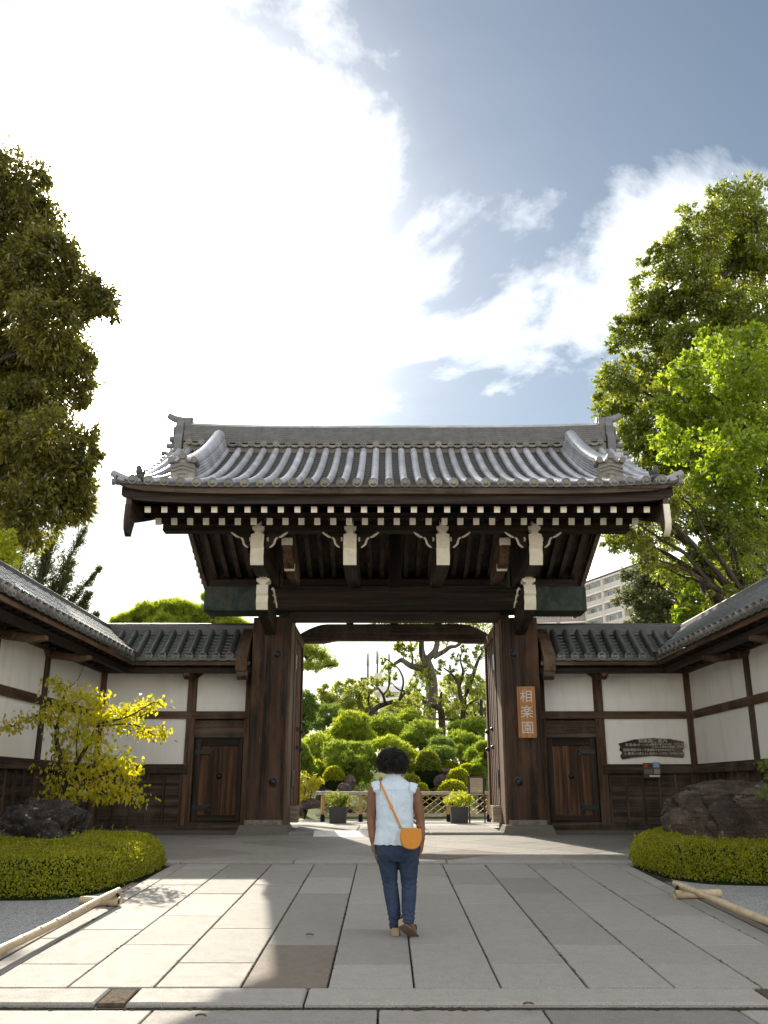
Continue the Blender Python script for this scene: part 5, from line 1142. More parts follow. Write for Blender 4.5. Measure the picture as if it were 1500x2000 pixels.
# ------------------------------------------------------------------ court planting
def inside(p, poly):
    x, y = p[:, 0], p[:, 1]; r = np.zeros(len(p), bool)
    for i in range(len(poly)):
        (x0, y0), (x1, y1) = poly[i - 1], poly[i]; c = (y0 > y) != (y1 > y); r ^= c & (x < (x1 - x0) * (y - y0) / (y1 - y0 + 1e-12) + x0)
    return r
def edist(p, poly):
    d = np.full(len(p), 9.0)
    for i in range(len(poly)):
        a, b_ = np.array(poly[i - 1]), np.array(poly[i]); ab_ = b_ - a; t = np.clip(((p - a) @ ab_) / (ab_ @ ab_), 0, 1); d = np.minimum(d, np.linalg.norm(p - (a + t[:, None] * ab_), axis=1))
    return d
def smoothpoly(poly, n=3):
    for _ in range(n): poly = [q for i in range(len(poly)) for q in ((poly[i - 1][0] * .75 + poly[i][0] * .25, poly[i - 1][1] * .75 + poly[i][1] * .25), (poly[i - 1][0] * .25 + poly[i][0] * .75, poly[i - 1][1] * .25 + poly[i][1] * .75))]
    return poly
def hedge(label, poly, H, nleaf):
    poly = smoothpoly(poly); xs = [p[0] for p in poly]; ys = [p[1] for p in poly]; cx0, cy0 = sum(xs) / len(xs), sum(ys) / len(ys)
    t = thing('clipped_hedge', label, 'hedge', (cx0, cy0, rz(cy0)), 'low clipped hedges')
    gz = lambda y: np.where(y < 14, SL * y, .616 + (y - 14) * .0275)
    def hh(p):
        e = np.clip(edist(p, poly) / .42, 0, 1); n_ = np.array([noise.noise(Vector((q[0] * 1.6, q[1] * 1.6, 3))) + .5 * noise.noise(Vector((q[0] * 4, q[1] * 4, 5))) for q in p]); return H * (1 - (1 - e) ** 2.6) ** .55 + .05 * n_ * e
    def samp(n):
        out = np.zeros((0, 2))
        while len(out) < n: q = np.stack([RNG.uniform(min(xs), max(xs), n * 2), RNG.uniform(min(ys), max(ys), n * 2)], 1); out = np.concatenate([out, q[inside(q, poly)]])
        return out[:n]
    # dark core under the leaves, inner shade put into its colour
    mb = MB(); n1, n2 = len(poly), 6
    for k in range(n2 + 1):
        f = 1 - k / n2 * .98; P = np.array([(cx0 + (x - cx0) * f, cy0 + (y - cy0) * f) for x, y in poly]); h = hh(P) * .92
        for q in range(n1): mb.v.append((P[q, 0], P[q, 1], float(gz(P[q, 1])) + (float(h[q]) - .03 if k else -.05)))
    for k in range(n2):
        for q in range(n1): mb.f.append((k * n1 + q, k * n1 + (q + 1) % n1, (k + 1) * n1 + (q + 1) % n1, (k + 1) * n1 + q)); mb.m.append(0)
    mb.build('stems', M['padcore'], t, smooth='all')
    top = samp(int(nleaf * .68)); z = gz(top[:, 1]) + hh(top) - RNG.random(len(top)) * .035
    sd = samp(nleaf * 2); e = edist(sd, poly); sd = sd[e < .16][:int(nleaf * .32)]; z2 = gz(sd[:, 1]) + hh(sd) * RNG.random(len(sd)) ** .7
    P = np.concatenate([np.column_stack([top, z]), np.column_stack([sd, z2])]); D = unit(RNG.normal(size=P.shape) * .8 + np.array([0, -.25, .75]))
    Vs = [leaf_quads(P, D, .034 * (.6 + .8 * RNG.random(len(P))), .55)]
    sh = samp(60); zs = gz(sh[:, 1]) + hh(sh)   # stray new shoots
    for (x, y), z_ in zip(sh, zs): k = 9; Q = np.array([x, y, z_]) + np.outer(np.linspace(0, .10, k), [RNG.normal() * .3, RNG.normal() * .3, 1]); Vs.append(leaf_quads(Q, unit(RNG.normal(size=(k, 3)) + np.array([0, 0, .4])), .035, .5))
    quads_obj('foliage', Vs, LM['hedge'], t); return t
hedge('low clipped hedge around the lichened rock left of the paving', [(-3.2, 12.2), (-3.15, 13.4), (-3.25, 14.35), (-4.1, 14.9), (-6.15, 14.9), (-6.15, 11.0), (-4.6, 10.95), (-3.5, 11.0)], .42, 60000)
hedge('low clipped hedge around the big brown rock right of the paving', [(3.62, 14.35), (3.60, 13.3), (3.80, 12.4), (4.4, 12.05), (6.6, 12.0), (6.6, 15.3), (4.8, 15.9), (4.0, 15.3)], .42, 60000)
rock('lichen_rock', 'dark craggy rock with white lichen under the yellow-leaved tree', (-5.05, 13.9, .98), (.72, .5, .50), M['rock'], 11, .38, 1.6, nu=130, nv=90, boxy=.85)
rock('flat_rock', 'low grey rock left of the craggy lichened rock', (-5.75, 13.6, .9), (.55, .45, .34), M['rock'], 5, .3, .8)
rock('big_rock', 'big brown flat-topped rock standing in the right hedge', (5.62, 13.9, 1.0), (1.42, .72, .74), M['rock2'], 2, .16, 1.0, nu=130, nv=90, boxy=.62, skew=.22)
# yellow-leaved small tree
t = thing('small_cherry_tree', 'small tree with sunlit yellow-green leaves in front of the left walls', 'tree', (-4.95, 14.7, .65)); mb = MB(); Vs = []
Q = lambda px, py, dy=0: at(px, py, 14.6 + dy)
limbs = [([(130, 1610), (128, 1540), (118, 1480), (110, 1440), (118, 1390), (130, 1340)], [.05, .045, .04, .035, .025, .012], 0), ([(128, 1530), (150, 1490), (175, 1450), (195, 1415), (250, 1400), (300, 1372), (315, 1378)], [.035, .03, .026, .02, .014, .008, .004], -.2),
         ([(195, 1418), (260, 1415), (300, 1435), (325, 1432)], [.016, .013, .009, .004], .1), ([(112, 1430), (90, 1395), (60, 1402), (20, 1420), (8, 1415)], [.02, .016, .012, .008, .004], .2), ([(130, 1545), (170, 1500), (215, 1480), (250, 1490), (265, 1480)], [.025, .02, .015, .01, .004], -.3),
         ([(140, 1530), (190, 1520), (240, 1540), (270, 1560)], [.02, .015, .01, .004], -.4), ([(125, 1540), (105, 1520), (98, 1545)], [.018, .012, .005], .1), ([(115, 1470), (100, 1480), (108, 1510)], [.015, .01, .004], -.1), ([(130, 1345), (150, 1330), (165, 1300)], [.01, .006, .003], 0), ([(118, 1390), (150, 1370), (190, 1352)], [.015, .01, .004], .2), ([(150, 1490), (150, 1440), (160, 1390)], [.016, .01, .005], -.3)]
for pts, rr, dy in limbs: path(mb, [Q(x, y, dy * i / len(pts)) for i, (x, y) in enumerate(pts)], rr, 6)
for (px, py, w, h, n) in ((112, 1335, 18, 14, 45), (150, 1355, 25, 18, 70), (190, 1365, 22, 22, 70), (120, 1375, 30, 25, 70), (100, 1395, 20, 20, 60), (60, 1402, 30, 12, 45), (25, 1418, 22, 12, 45), (165, 1400, 30, 25, 110), (210, 1395, 25, 18, 90), (250, 1388, 28, 18, 90), (295, 1375, 24, 16, 80), (240, 1415, 25, 18, 70), (285, 1430, 25, 14, 60), (318, 1428, 14, 14, 40), (130, 1430, 30, 22, 80), (175, 1440, 30, 20, 90), (120, 1470, 22, 20, 50), (180, 1475, 40, 22, 110), (225, 1482, 35, 20, 100), (255, 1500, 22, 20, 60), (150, 1505, 50, 22, 120), (210, 1520, 45, 25, 130), (110, 1530, 20, 25, 60), (170, 1545, 40, 18, 80), (245, 1545, 30, 18, 80), (270, 1560, 12, 14, 25), (95, 1560, 10, 15, 25), (140, 1560, 10, 20, 25), (205, 1558, 25, 10, 40)):
    c = Q(px, py, random.uniform(-.35, .35)); s_ = 1 / 118; n = int(n * 1.9); P = np.array(c) + RNG.normal(size=(n, 3)) * np.array([w * s_ * .55, .18, h * s_ * .5]); Vs.append(leaf_quads(P, unit(RNG.normal(size=(n, 3)) * .55 + np.array([.0, 0, -.8])), .085 * (.65 + .6 * RNG.random(n)), .58))
    for _ in range(4): mb.tube([c + Vector((random.gauss(0, w * s_ * .6), random.gauss(0, .12), random.gauss(0, h * s_ * .4))), c, ], [.0025, .004], 4)
mb.build('trunk', M['bark'], t, smooth='all'); quads_obj('crown', Vs, LM['yellow'], t)
# small pine at the right edge
t = thing('small_pine', 'small pine branch tips at the right edge above the big rock', 'tree', (6.1, 12.6, .55)); mb = MB(); Vs = []
path(mb, [(6.1, 12.6, .55), (6.0, 12.6, 1.2), (5.75, 12.6, 1.95)], [.05, .04, .02], 6)
for (px, py) in ((1492, 1500), (1500, 1555), (1512, 1515), (1515, 1490), (1508, 1540)): c = at(px, py, 12.6); branch(mb, (6.0, 12.6, c.z - .1), c, .015, .006); Vs.append(tri_tufts(np.array(c) + RNG.normal(size=(24, 3)) * np.array([.06, .06, .035]), unit(rdir(24) * .7 + np.array([0, 0, .6])), 12, .07, .0025, .6))
mb.build('trunk', M['bark'], t, smooth='all'); tris_obj('crown', Vs, LM['pine'], t)
# bamboo rails on the ground
def rail(label, pa, pb, cross, xs):
    pa, pb = Vector(pa), Vector(pb); t = thing('bamboo_rail', label, 'bamboo rail', pb - Vector((0, 0, .15)), 'bamboo rails edging the paving'); L = (pb - pa).length; pts = []; rr = []; k = int(L / .34); n = k * 6
    for i in range(n + 1):
        f = i / n; q = (i % 6) / 6; pts.append(pa.lerp(pb, f) + Vector((0, 0, .006 * math.sin(f * 9)))); rr.append(.0365 - .0012 * math.sin(PI * q))
    pl = MB().tube(pts, rr, 14).build('pole', M['bamboo'], t, smooth=True)
    for i in range(1, k): p = pa.lerp(pb, i / k); d = (pb - pa).normalized(); MB().tube([p - d * .010, p - d * .004, p + d * .004, p + d * .010], [.0365, .0392, .0392, .0365], 14).build('node', M['bamboow'], pl, smooth=True)
    c0, c1 = Vector(cross[0]), Vector(cross[1]); d2 = (c1 - c0).normalized()
    cr = MB(); cr.tube([c0, c1], .047, 14, cap=False); cr.tube([c1, c1 - d2 * .02], [.047, .030], 14, cap=False); cr.tube([c1 - d2 * .02, c1 - d2 * .12], .030, 14); cr.build('cross_piece', M['bamboo'], t, smooth=True)
    d = (pb - pa).normalized(); pc = pa.lerp(pb, 1 - .16 / L); side = Vector((1, 0, 0))
    for o_ in (-.035, .0): MB().tube([pc + d * o_ + Vector((.055 * math.cos(a), 0, .055 * math.sin(a) - .045 + (.0 if math.sin(a) > 0 else -.055))) for a in [2 * PI * i / 16 for i in range(17)]], .011, 6).build('rope_tie', M['black'], t, smooth=True)
    MB().tube([pc + Vector((0, 0, .06)), pc + Vector((.02, -.01, .10)), pc + Vector((.05, 0, .08))], .008, 5).build('rope_end', M['black'], t, smooth=True)
za = lambda y, h: rz(y) + h
rail('pale bamboo pole lying along the left edge of the paving', (-3.03, 6.6, za(6.6, 0.125)), (-2.93, 10.62, za(10.62, 0.125)), ((-3.3, 10.50, za(10.5, .047)), (-2.86, 10.43, za(10.4, .047))), 0)
rail('pale bamboo pole lying along the right edge of the paving', (3.56, 7.4, za(7.4, 0.125)), (3.35, 11.15, za(11.15, 0.125)), ((3.80, 10.98, za(11, .047)), (3.26, 10.9, za(10.9, .047))), 0)
# fallen leaves on the paving
for i, (px, py, lb) in enumerate(((605, 1828, 'curled brown leaf on the paving left of the feet'), (1032, 1964, 'brown leaf at the foot of the front kerb'), (392, 1987, 'brown leaf on the shaded street slab'))):
    u = (px - CXP) / FPX; v = (1000 - py) / FPX; d = Vector((u, math.cos(PITCH) - v * math.sin(PITCH), math.sin(PITCH) + v * math.cos(PITCH))); zz_ = .3
    for _ in range(12): y_ = (zz_ - CAM_Z) / d.z * d.y; zz_ = rz(y_) + .006 if y_ > 6.7 else .275
    p = Vector((0, 0, CAM_Z)) + d * ((zz_ - CAM_Z) / d.z); q = MB(); n_ = 7
    for j in range(n_ + 1):
        t_ = j / n_; w_ = .018 * math.sin(PI * min(1, t_ * 1.05 + .02)) + .001
        for s_ in (-1, 0, 1): q.v.append((p.x + (t_ - .5) * .07, p.y + s_ * w_, p.z + .004 + abs(s_) * .010 + .008 * math.sin(PI * t_)))
    for j in range(n_):
        for s_ in (0, 1): a = j * 3 + s_; q.f.append((a, a + 1, a + 4, a + 3)); q.m.append(0)
    tag(q.build('fallen_leaf', LM['dead'], org=tuple(p)), lb, 'leaf', 'fallen leaves')
# ------------------------------------------------------------------ the visitor
pz = .386
per = thing('person', 'person with dark curly hair, pale blue sleeveless shirt and navy trousers walking away', 'person', (.12, 8.9, pz))
m, nt, b = newmat('skin', .45, .4); setc(nt, b, ramp(nt, nz(nt, posco(nt), 14.0, 4.0), [(.3, (.155, .070, .038)), (.7, (.205, .098, .055))])); b.inputs['Subsurface Weight'].default_value = .08; M['skin'] = m
m, nt, b = newmat('chambray', .85, .15); wv = nz(nt, posco(nt, (1, 1, .25)), 400.0, 2.0)
setc(nt, b, mix(nt, .35, ramp(nt, nz(nt, posco(nt), 7.0, 5.0), [(.3, (.44, .54, .64)), (.7, (.58, .66, .74))]), ramp(nt, wv, [(.4, (.36, .46, .58)), (.6, (.72, .78, .84))]))); b.inputs['Sheen Weight'].default_value = .2; bump(nt, b, nz(nt, posco(nt), 26.0, 4.0, .6, .8), .35, .006); M['shirt'] = m
m, nt, b = newmat('denim', .85, .15); tw = nz(nt, posco(nt, (1, 1, .3)), 300.0, 2.0)
setc(nt, b, mix(nt, .3, ramp(nt, nz(nt, posco(nt), 8.0, 5.0), [(.3, (.020, .030, .060)), (.7, (.040, .058, .105))]), ramp(nt, tw, [(.4, (.016, .024, .05)), (.6, (.07, .09, .14))]))); bump(nt, b, nz(nt, posco(nt, (1, 1, 2.2)), 16.0, 5.0, .6, 1.0), .5, .010); M['denim'] = m
m, nt, b = newmat('curly_hair', .38, .5); setc(nt, b, (.006, .005, .005)); M['hair'] = m
m, nt, b = newmat('mustard_leather', .45, .45)
vo = N(nt, 'ShaderNodeTexVoronoi', {'Vector': posco(nt, (1, 1, 1.4)), 'Scale': 75.0}); setc(nt, b, ramp(nt, vo.outputs['Distance'], [(.0, (.62, .25, .018)), (.8, (.52, .19, .010))])); bump(nt, b, mth(nt, 'SUBTRACT', 1.0, vo.outputs['Distance']), .5, .003); M['leather'] = m
m, nt, b = newmat('jute', .9, .15); wv = N(nt, 'ShaderNodeTexWave', {'Vector': posco(nt), 'Scale': 55.0, 'Distortion': 2.0}, bands_direction='Z'); setc(nt, b, ramp(nt, wv.outputs[1], [(.2, (.26, .19, .11)), (.8, (.46, .36, .23))])); M['jute'] = m
def loft(mb, rings, n=24, p=2.3):
    """rings: (x, y, z, rx, ry); superellipse sections"""
    vs = []
    for (x, y, z, rx, ry) in rings:
        for j in range(n):
            a = 2 * PI * j / n; ca, sa = math.cos(a), math.sin(a); vs.append((x + rx * math.copysign(abs(ca) ** (2 / p), ca), y + ry * math.copysign(abs(sa) ** (2 / p), sa), z))
    m_ = len(rings); fs = [(i * n + j, i * n + (j + 1) % n, (i + 1) * n + (j + 1) % n, (i + 1) * n + j) for i in range(m_ - 1) for j in range(n)]
    fs += [tuple(range(n - 1, -1, -1)), tuple((m_ - 1) * n + j for j in range(n))]; return mb.add(vs, fs)
def limbt(mb, pts, rr): path(mb, pts, rr, 14)
def fuse(name, mb, mat, vox, it=4, fn=None, parent=per):
    """weld overlapping solids into one continuous skin"""
    o = mb.build(name + '_draft', mat, parent); md = o.modifiers.new('r', 'REMESH'); md.mode = 'VOXEL'; md.voxel_size = vox; md.use_smooth_shade = True
    sm = o.modifiers.new('s', 'SMOOTH'); sm.factor = .5; sm.iterations = it
    bpy.context.view_layer.update(); me = bpy.data.meshes.new_from_object(o.evaluated_get(bpy.context.evaluated_depsgraph_get())); bpy.data.objects.remove(o)
    if fn:
        n = len(me.vertices); co = np.empty(n * 3, np.float32); me.vertices.foreach_get('co', co); no = np.empty(n * 3, np.float32); me.vertices.foreach_get('normal', no)
        co = co.reshape(-1, 3); no = no.reshape(-1, 3); o0 = np.array(ORG[parent]); d = np.array([fn(c) for c in (co + o0)]).reshape(-1, 1); co = co + no * d; me.vertices.foreach_set('co', co.astype(np.float32).ravel()); me.update()
    me.polygons.foreach_set('use_smooth', [True] * len(me.polygons)); me.name = name
    if not me.materials: me.materials.append(mat)
    return put(name, me, parent)
# body: head, neck, trunk, arms, hands, lower legs and feet in one skin
bd = MB()
bd.ell((.068, 8.965, 1.905), (.072, .090, .108), 24, 16)
bd.ell((.068, 9.030, 1.855), (.050, .045, .055), 16, 10)            # jaw and chin
bd.ell((.068, 9.062, 1.895), (.013, .020, .026), 10, 8)             # nose
bd.ell((.068, 9.062, 1.852), (.024, .012, .010), 10, 6)             # lips
for sx in (-1, 1): bd.ell((.068 + sx * .073, 8.965, 1.895), (.012, .022, .032), 10, 8)
limbt(bd, [(.072, 8.95, 1.70), (.070, 8.955, 1.78), (.068, 8.965, 1.86)], [.062, .050, .052])
loft(bd, [(.10, 8.95, 1.10, .15, .10), (.09, 8.95, 1.38, .13, .09), (.085, 8.95, 1.58, .15, .085), (.085, 8.95, 1.68, .14, .075), (.08, 8.95, 1.74, .06, .05)])
arms = {-1: [(-.045, 8.95, 1.685), (-.105, 8.95, 1.655), (-.125, 8.955, 1.56), (-.136, 8.965, 1.42), (-.134, 8.965, 1.36), (-.124, 8.95, 1.25), (-.118, 8.945, 1.185)],
        1: [(.215, 8.95, 1.675), (.275, 8.95, 1.645), (.302, 8.95, 1.55), (.325, 8.96, 1.41), (.330, 8.96, 1.355), (.338, 8.945, 1.25), (.340, 8.94, 1.185)]}
for sx, pts in arms.items():
    limbt(bd, pts, [.055, .056, .053, .044, .043, .036, .0245])
    w = Vector(pts[-1]); kx = .016 * -sx
    path(bd, [w + Vector((0, 0, .015)), w + Vector((kx * .5, 0, -.035)), w + Vector((kx, .0, -.085))], [.0235, .027, .022], 10)
    bd.ell(w + Vector((kx * .7, 0, -.055)), (.0175, .040, .044), 14, 10)
    for i, (dy, ln) in enumerate(((-.033, .058), (-.0115, .074), (.0105, .080), (.032, .072))):   # little finger towards the camera
        b0 = w + Vector((kx, dy * .95, -.088)); cu = -sx * .018
        path(bd, [b0 + Vector((0, 0, .02)), b0 + Vector((cu * .25, dy * .10, -ln * .42)), b0 + Vector((cu * .9, dy * .14, -ln * .76)), b0 + Vector((cu * 1.9, dy * .15, -ln))], [.0090, .0084, .0078, .0058], 8)
    tb = w + Vector((kx * .4, .030, -.030)); path(bd, [tb, tb + Vector((-sx * .014, .022, -.024)), tb + Vector((-sx * .020, .030, -.048)), tb + Vector((-sx * .022, .029, -.066))], [.0125, .0105, .0090, .0065], 8)
limbt(bd, [(.085, 8.945, .62), (.09, 8.925, .50), (.092, 8.925, .455)], [.042, .033, .030]); limbt(bd, [(.092, 8.915, .462), (.09, 8.98, .440), (.088, 9.05, .418), (.086, 9.10, .41)], [.031, .032, .030, .018])
limbt(bd, [(.205, 8.85, .66), (.200, 8.80, .56), (.192, 8.79, .53)], [.042, .034, .030]); limbt(bd, [(.182, 8.785, .535), (.215, 8.80, .495), (.250, 8.83, .450), (.272, 8.855, .425)], [.031, .032, .029, .018])
fuse('body', bd, M['skin'], .0042, 3)
for sx in (-1, 1): MB().ell((.068 + sx * .030, 9.046, 1.908), (.012, .008, .009), 10, 8).build('eye', plain('eye_white', (.6, .6, .58), .2, .5, .05), per, smooth='all')
# shirt
RS = [(.098, 8.955, 1.165, .212, .158), (.096, 8.955, 1.20, .206, .156), (.092, 8.953, 1.28, .188, .147), (.086, 8.95, 1.38, .172, .132), (.085, 8.95, 1.48, .173, .130), (.085, 8.95, 1.58, .184, .128), (.085, 8.95, 1.65, .190, .116), (.085, 8.95, 1.695, .178, .100), (.083, 8.95, 1.73, .130, .082), (.078, 8.952, 1.765, .080, .066), (.075, 8.955, 1.795, .066, .062)]
sh = MB(); dense = []
for i in range(len(RS) - 1):
    for q in range(5): t = q / 5; dense.append(tuple(RS[i][k] * (1 - t) + RS[i + 1][k] * t for k in range(5)))
dense.append(RS[-1]); loft(sh, dense, 56, 2.4)
def shirt_fold(c):
    x, y, z = c; k = .0060 * noise.noise(Vector((x * 11, y * 11, z * 5))) + .0038 * noise.noise(Vector((x * 30, y * 8, z * 24)))
    k += .0075 * math.sin((z * 62 + x * 16 + 3 * noise.noise(Vector((x * 6, y * 6, z * 6))))) * math.exp(-((z - 1.34) / .09) ** 2) * (.5 + .5 * noise.noise(Vector((x * 9, 2, z * 4)))) 
    k += .0035 * math.sin(x * 95 + 2 * noise.noise(Vector((x * 5, 1, z * 5)))) * math.exp(-((z - 1.18) / .06) ** 2)
    k += .0045 * math.exp(-((x - .07) / .010) ** 2) * (1 if 1.42 < z < 1.645 and y < 8.95 else 0) - .004 * math.exp(-((abs(x - .07) - .022) / .008) ** 2) * (1 if 1.42 < z < 1.645 and y < 8.95 else 0)
    k += .0030 if z > 1.655 and y < 8.95 else 0
    return k + (.012 * (.098 - x) * max(0, (1.25 - z) / .09) * -1)
sho = fuse('shirt', sh, M['shirt'], .0062, 3, shirt_fold)
for sx, cx0, cz0 in ((-1, -.088, 1.668), (1, .258, 1.655)):   # flared cap sleeves
    n, m_ = 30, 5; V = []; 
    for k in range(m_):
        f = k / (m_ - 1)
        for i in range(n + 1):
            a = R(-42) + R(264) * i / n; ry, rz_ = .100 - .004 * f, .074 + .002 * f; rip = .007 * f * math.sin(i * 1.55) 
            edge = math.sin(PI * i / n) ** .5
            V.append((cx0 + sx * (.085 * f * edge - .035 + rip * .6), 8.95 + (ry + rip) * math.cos(a), cz0 + (rz_ + rip) * math.sin(a) - .030 * f * f * edge + .0 ))
    q = MB().add(V, [(k * (n + 1) + i, k * (n + 1) + i + 1, (k + 1) * (n + 1) + i + 1, (k + 1) * (n + 1) + i) for k in range(m_ - 1) for i in range(n)]).build('cap_sleeve', M['shirt'], sho, smooth='all')
    s_ = q.modifiers.new('thick', 'SOLIDIFY'); s_.thickness = .003
def back_y(x, z, off=.002):
    for i in range(len(RS) - 1):
        if RS[i][2] <= z <= RS[i + 1][2]:
            t = (z - RS[i][2]) / (RS[i + 1][2] - RS[i][2]); cx_, cy_, _, rx, ry = [RS[i][k] * (1 - t) + RS[i + 1][k] * t for k in range(5)]
            return cy_ - ry * max(0, 1 - (abs(x - cx_) / rx) ** 2.4) ** (1 / 2.4) - off
    return 8.8
MB().tube([(x, back_y(x, 1.655), 1.655 - .01 * abs(x - .085) * 2) for x in [-.07 + .31 * i / 24 for i in range(25)]], .0022, 5).build('yoke_seam', M['shirt'], sho, smooth='all')
MB().tube([(.075 + .066 * math.cos(a), 8.955 + .062 * math.sin(a), 1.794 + .004 * math.sin(a * 7)) for a in [2 * PI * i / 40 for i in range(41)]], .005, 6).build('collar', M['shirt'], sho, smooth='all')
# trousers
tr = MB(); loft(tr, [(.115, 8.955, 1.02, .150, .125), (.115, 8.955, 1.08, .206, .146), (.112, 8.955, 1.15, .208, .150), (.105, 8.955, 1.24, .176, .134)], 30, 2.5)
def leg(rings):
    d = []
    for i in range(len(rings) - 1):
        for q in range(4): t = q / 4; d.append(tuple(rings[i][k] * (1 - t) + rings[i + 1][k] * t for k in range(5)))
    d.append(rings[-1]); loft(tr, d, 26, 2.1)
leg([(.090, 8.925, .450, .054, .064), (.088, 8.925, .50, .055, .064), (.074, 8.935, .62, .064, .070), (.054, 8.965, .74, .070, .074), (.040, 8.985, .84, .072, .078), (.028, 8.975, .95, .088, .100), (.018, 8.96, 1.05, .104, .118), (.03, 8.955, 1.12, .10, .12)])
leg([(.202, 8.785, .510, .058, .064), (.204, 8.80, .56, .058, .066), (.210, 8.86, .66, .065, .070), (.217, 8.93, .76, .071, .075), (.220, 8.965, .85, .072, .080), (.214, 8.965, .95, .088, .100), (.212, 8.955, 1.05, .106, .120), (.20, 8.955, 1.12, .10, .12)])
def trou_fold(c):
    x, y, z = c; k = .003 * noise.noise(Vector((x * 16, y * 16, z * 9)))
    k += .0055 * math.sin(z * 150 + x * 30 + 4 * noise.noise(Vector((x * 7, y * 7, z * 7)))) * (math.exp(-((z - (.52 if x < .145 else .57)) / .055) ** 2) + .55 * math.exp(-((z - .83) / .05) ** 2))
    k += .0045 * math.sin(z * 90 - abs(x - .115) * 70 + 3 * noise.noise(Vector((x * 6, y * 6, z * 6)))) * math.exp(-((z - 1.02) / .07) ** 2)
    return k
tro = fuse('trousers', tr, M['denim'], .0062, 3, trou_fold)
for sx, x0, z0 in ((-1, .025, 1.07), (1, .205, 1.07)):
    o_ = [(x0 - .055, z0 + .06), (x0 + .055, z0 + .06), (x0 + .052, z0 - .04), (x0, z0 - .065), (x0 - .052, z0 - .04)]
    MB().tube([(x, 8.955 - .146 * max(.05, 1 - (abs(x - .115) / .2) ** 2.5) ** .4 - .001, z) for x, z in o_ + o_[:1]], .0018, 4).build('pocket_seam', M['denim'], tro, smooth='all')
# hair: a core and many small curls
hc = Vector((.066, 8.945, 1.912)); hr = Vector((.140, .140, .118)); hb = MB()
hb.ell(hc, hr * .86, 30, 20, lambda d: (1 + .06 * noise.noise(d * 5)) * (1 if not (d.y > .55 and d.z < .35) else .72))
for i in range(2600):
    d = Vector(rdir(1)[0])
    if d.y > .5 and d.z < .35: continue
    if d.z < -.75: continue
    k = random.uniform(.84, 1.10) * (1 + .14 * noise.noise(d * 3.3)); p = hc + Vector((d.x * hr.x, d.y * hr.y, d.z * hr.z)) * k
    ax = (Vector(rdir(1)[0]) * .8 + d * .5 + Vector((0, 0, -.4))).normalized(); u = ax.orthogonal().normalized(); v = ax.cross(u); r_ = random.uniform(.006, .013); tn = random.uniform(1.2, 2.2); ln = random.uniform(.016, .036)
    hb.tube([p + ax * ln * (q / 9 - .5) + (u * math.cos(2 * PI * tn * q / 9) + v * math.sin(2 * PI * tn * q / 9)) * r_ for q in range(10)], .0021, 3, cap=False)
hb.build('hair', M['hair'], per, smooth='all')
# wedge sandals
def shoe(mx):
    T = lambda p: mx @ Vector(p); sole = MB(); secs = []
    for i in range(11):
        t = i / 10; y = -.055 + .235 * t; w = .030 + .012 * math.sin(PI * min(1, t * 1.15)) ** .8 - (.012 if t > .9 else 0); top = .066 - .052 * min(1, max(0, (t - .12) / .6)) ** 1.3; secs.append((y, w, top))
    vs = []
    for (y, w, top) in secs: vs += [T((-w, y, 0)), T((w, y, 0)), T((w * 1.02, y, top)), T((-w * 1.02, y, top))]
    fs = [(3, 2, 1, 0), (40, 41, 42, 43)] + [(4 * i + q, 4 * i + (q + 1) % 4, 4 * i + 4 + (q + 1) % 4, 4 * i + 4 + q) for i in range(10) for q in range(4)]
    so = sole.add(vs, fs).build('wedge_sandal', M['jute'], per, smooth=True, bevel=.004)
    ou = MB(); vs = []
    for (y, w, top) in secs: vs += [T((-w * 1.06, y * 1.02, -.008)), T((w * 1.06, y * 1.02, -.008)), T((w * 1.06, y * 1.02, .0)), T((-w * 1.06, y * 1.02, .0))]
    ou.add(vs, fs).build('outsole', plain('outsole', (.16, .12, .085), .8, .2), so, smooth=True)
    st = MB(); st.tube([T((-.038, .11, .03)), T((-.034, .11, .062)), T((0, .115, .078)), T((.034, .11, .062)), T((.038, .11, .03))], .016, 7); st.tube([T((.036, .02, .05)), T((.030, .0, .085)), T((.0, -.045, .105)), T((-.030, .0, .085)), T((-.036, .02, .05))], .007, 6); st.tube([T((-.03, .0, .09)), T((.0, .05, .11)), T((.03, .0, .09))], .006, 6)
    st.build('strap', M['denim'], so, smooth='all')
shoe(Matrix.Translation((.092, 8.915, .396)) @ Matrix.Rotation(R(2.5), 4, 'X'))
shoe(Matrix.Translation((.172, 8.775, .470)) @ Matrix.Rotation(R(-48), 4, 'Z') @ Matrix.Rotation(R(-30), 4, 'X') @ Matrix.Rotation(R(-28), 4, 'Y'))
# shoulder bag
bag = thing('shoulder_bag', 'mustard orange saddle bag on a thin strap across the back', 'bag', (.235, 8.76, 1.14))
RM = Matrix.Translation((.232, 8.745, 1.232)) @ Matrix.Rotation(R(6), 4, 'Z') @ Matrix.Rotation(R(3), 4, 'Y')
def bo(s_): 
    o_ = []
    for i in range(33):
        a = PI + PI * i / 32; o_.append((.100 * s_ * math.copysign(abs(math.cos(a)) ** .70, math.cos(a)), (-.118 * abs(math.sin(a)) ** .88) * s_ + .022))
    return o_ + [(.088 * s_, .088), (-.088 * s_, .088)]
bb = MB().prism(bo(1.0), lambda x, z: RM @ Vector((x, -.030, z)), lambda x, z: RM @ Vector((x, .034, z))).build('pouch', M['leather'], bag, smooth=True, bevel=.008)
fl_ = MB().prism([(x * .985, z * .97 + .004) for x, z in bo(1.0)], lambda x, z: RM @ Vector((x, -.041, z)), lambda x, z: RM @ Vector((x, -.0305, z))).build('flap', M['leather'], bag, smooth=True, bevel=.004)
MB().tube([RM @ Vector((x * .93, -.0415, z * .93 + .004)) for x, z in bo(1.0)[:33]], .0016, 4).build('stitching', M['bamboog'], fl_)
MB().box(0, .001, 0, .001, 0, .001)
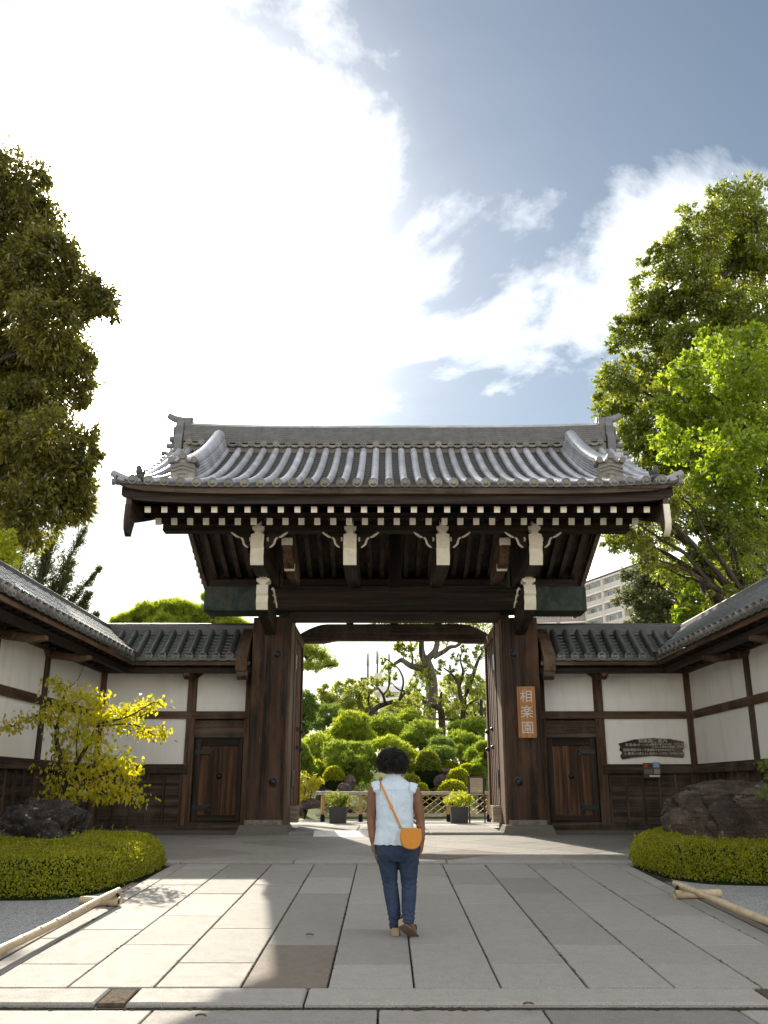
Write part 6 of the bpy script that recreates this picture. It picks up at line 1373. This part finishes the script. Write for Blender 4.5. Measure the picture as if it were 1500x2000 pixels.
def ribbon(pts, nrm, w, th):
    mb = MB(); P = [Vector(p) for p in pts]; k = len(P)
    for i, p in enumerate(P):
        t = (P[min(i + 1, k - 1)] - P[max(i - 1, 0)]).normalized(); n_ = Vector(nrm[i]); s_ = t.cross(n_).normalized(); n_ = s_.cross(t).normalized()
        mb.v += [tuple(p + s_ * w / 2), tuple(p + s_ * w / 2 + n_ * th), tuple(p - s_ * w / 2 + n_ * th), tuple(p - s_ * w / 2)]
    for i in range(k - 1):
        for q in range(4): mb.f.append((4 * i + q, 4 * i + (q + 1) % 4, 4 * i + 4 + (q + 1) % 4, 4 * i + 4 + q)); mb.m.append(0)
    return mb
pts, nr = [], []
for i in range(25):
    t = i / 24; x = .140 - .195 * t; z = 1.325 + .405 * t; pts.append((x, back_y(x, z, .010), z)); nr.append((-.1, -1, .05 + .5 * max(0, t - .8) * 5))
for (x, y, z, n_) in ((-.056, 8.885, 1.758, (-.2, -.6, 1)), (-.053, 8.93, 1.772, (-.2, 0, 1)), (-.048, 8.98, 1.768, (-.1, .3, 1)), (-.03, 9.03, 1.735, (0, .8, .6)), (.02, 9.07, 1.65, (0, 1, .1)), (.10, 9.085, 1.52, (0, 1, 0)), (.19, 9.085, 1.43, (.3, 1, 0)), (.265, 9.05, 1.37, (.8, .6, 0)), (.295, 8.95, 1.345, (1, 0, 0)), (.312, 8.85, 1.335, (1, -.3, 0)), (.316, 8.775, 1.325, (.4, -1, 0))): pts.append((x, y, z)); nr.append(n_)
ribbon(pts, nr, .019, .004).build('strap', M['leather'], bag, smooth=True)
bk = MB().box(.043, .071, back_y(.057, 1.50, .016), back_y(.057, 1.50, .010), 1.487, 1.515).build('buckle', M['leather'], bag, bevel=.002)
ribbon([(.056 + .010 * i, back_y(.06, 1.5 - .02 * i, .016) - .002, 1.50 - .022 * i) for i in range(4)], [(0, -1, 0)] * 4, .014, .003).build('strap_end', M['leather'], bag)
for x, z in ((.138, 1.322), (.318, 1.322)): MB().tube([(x + .010 * math.cos(a), 8.752, z + .010 * math.sin(a)) for a in [2 * PI * i / 12 for i in range(13)]], .0022, 5).build('ring', M['dkmetal'], bag, smooth=True)
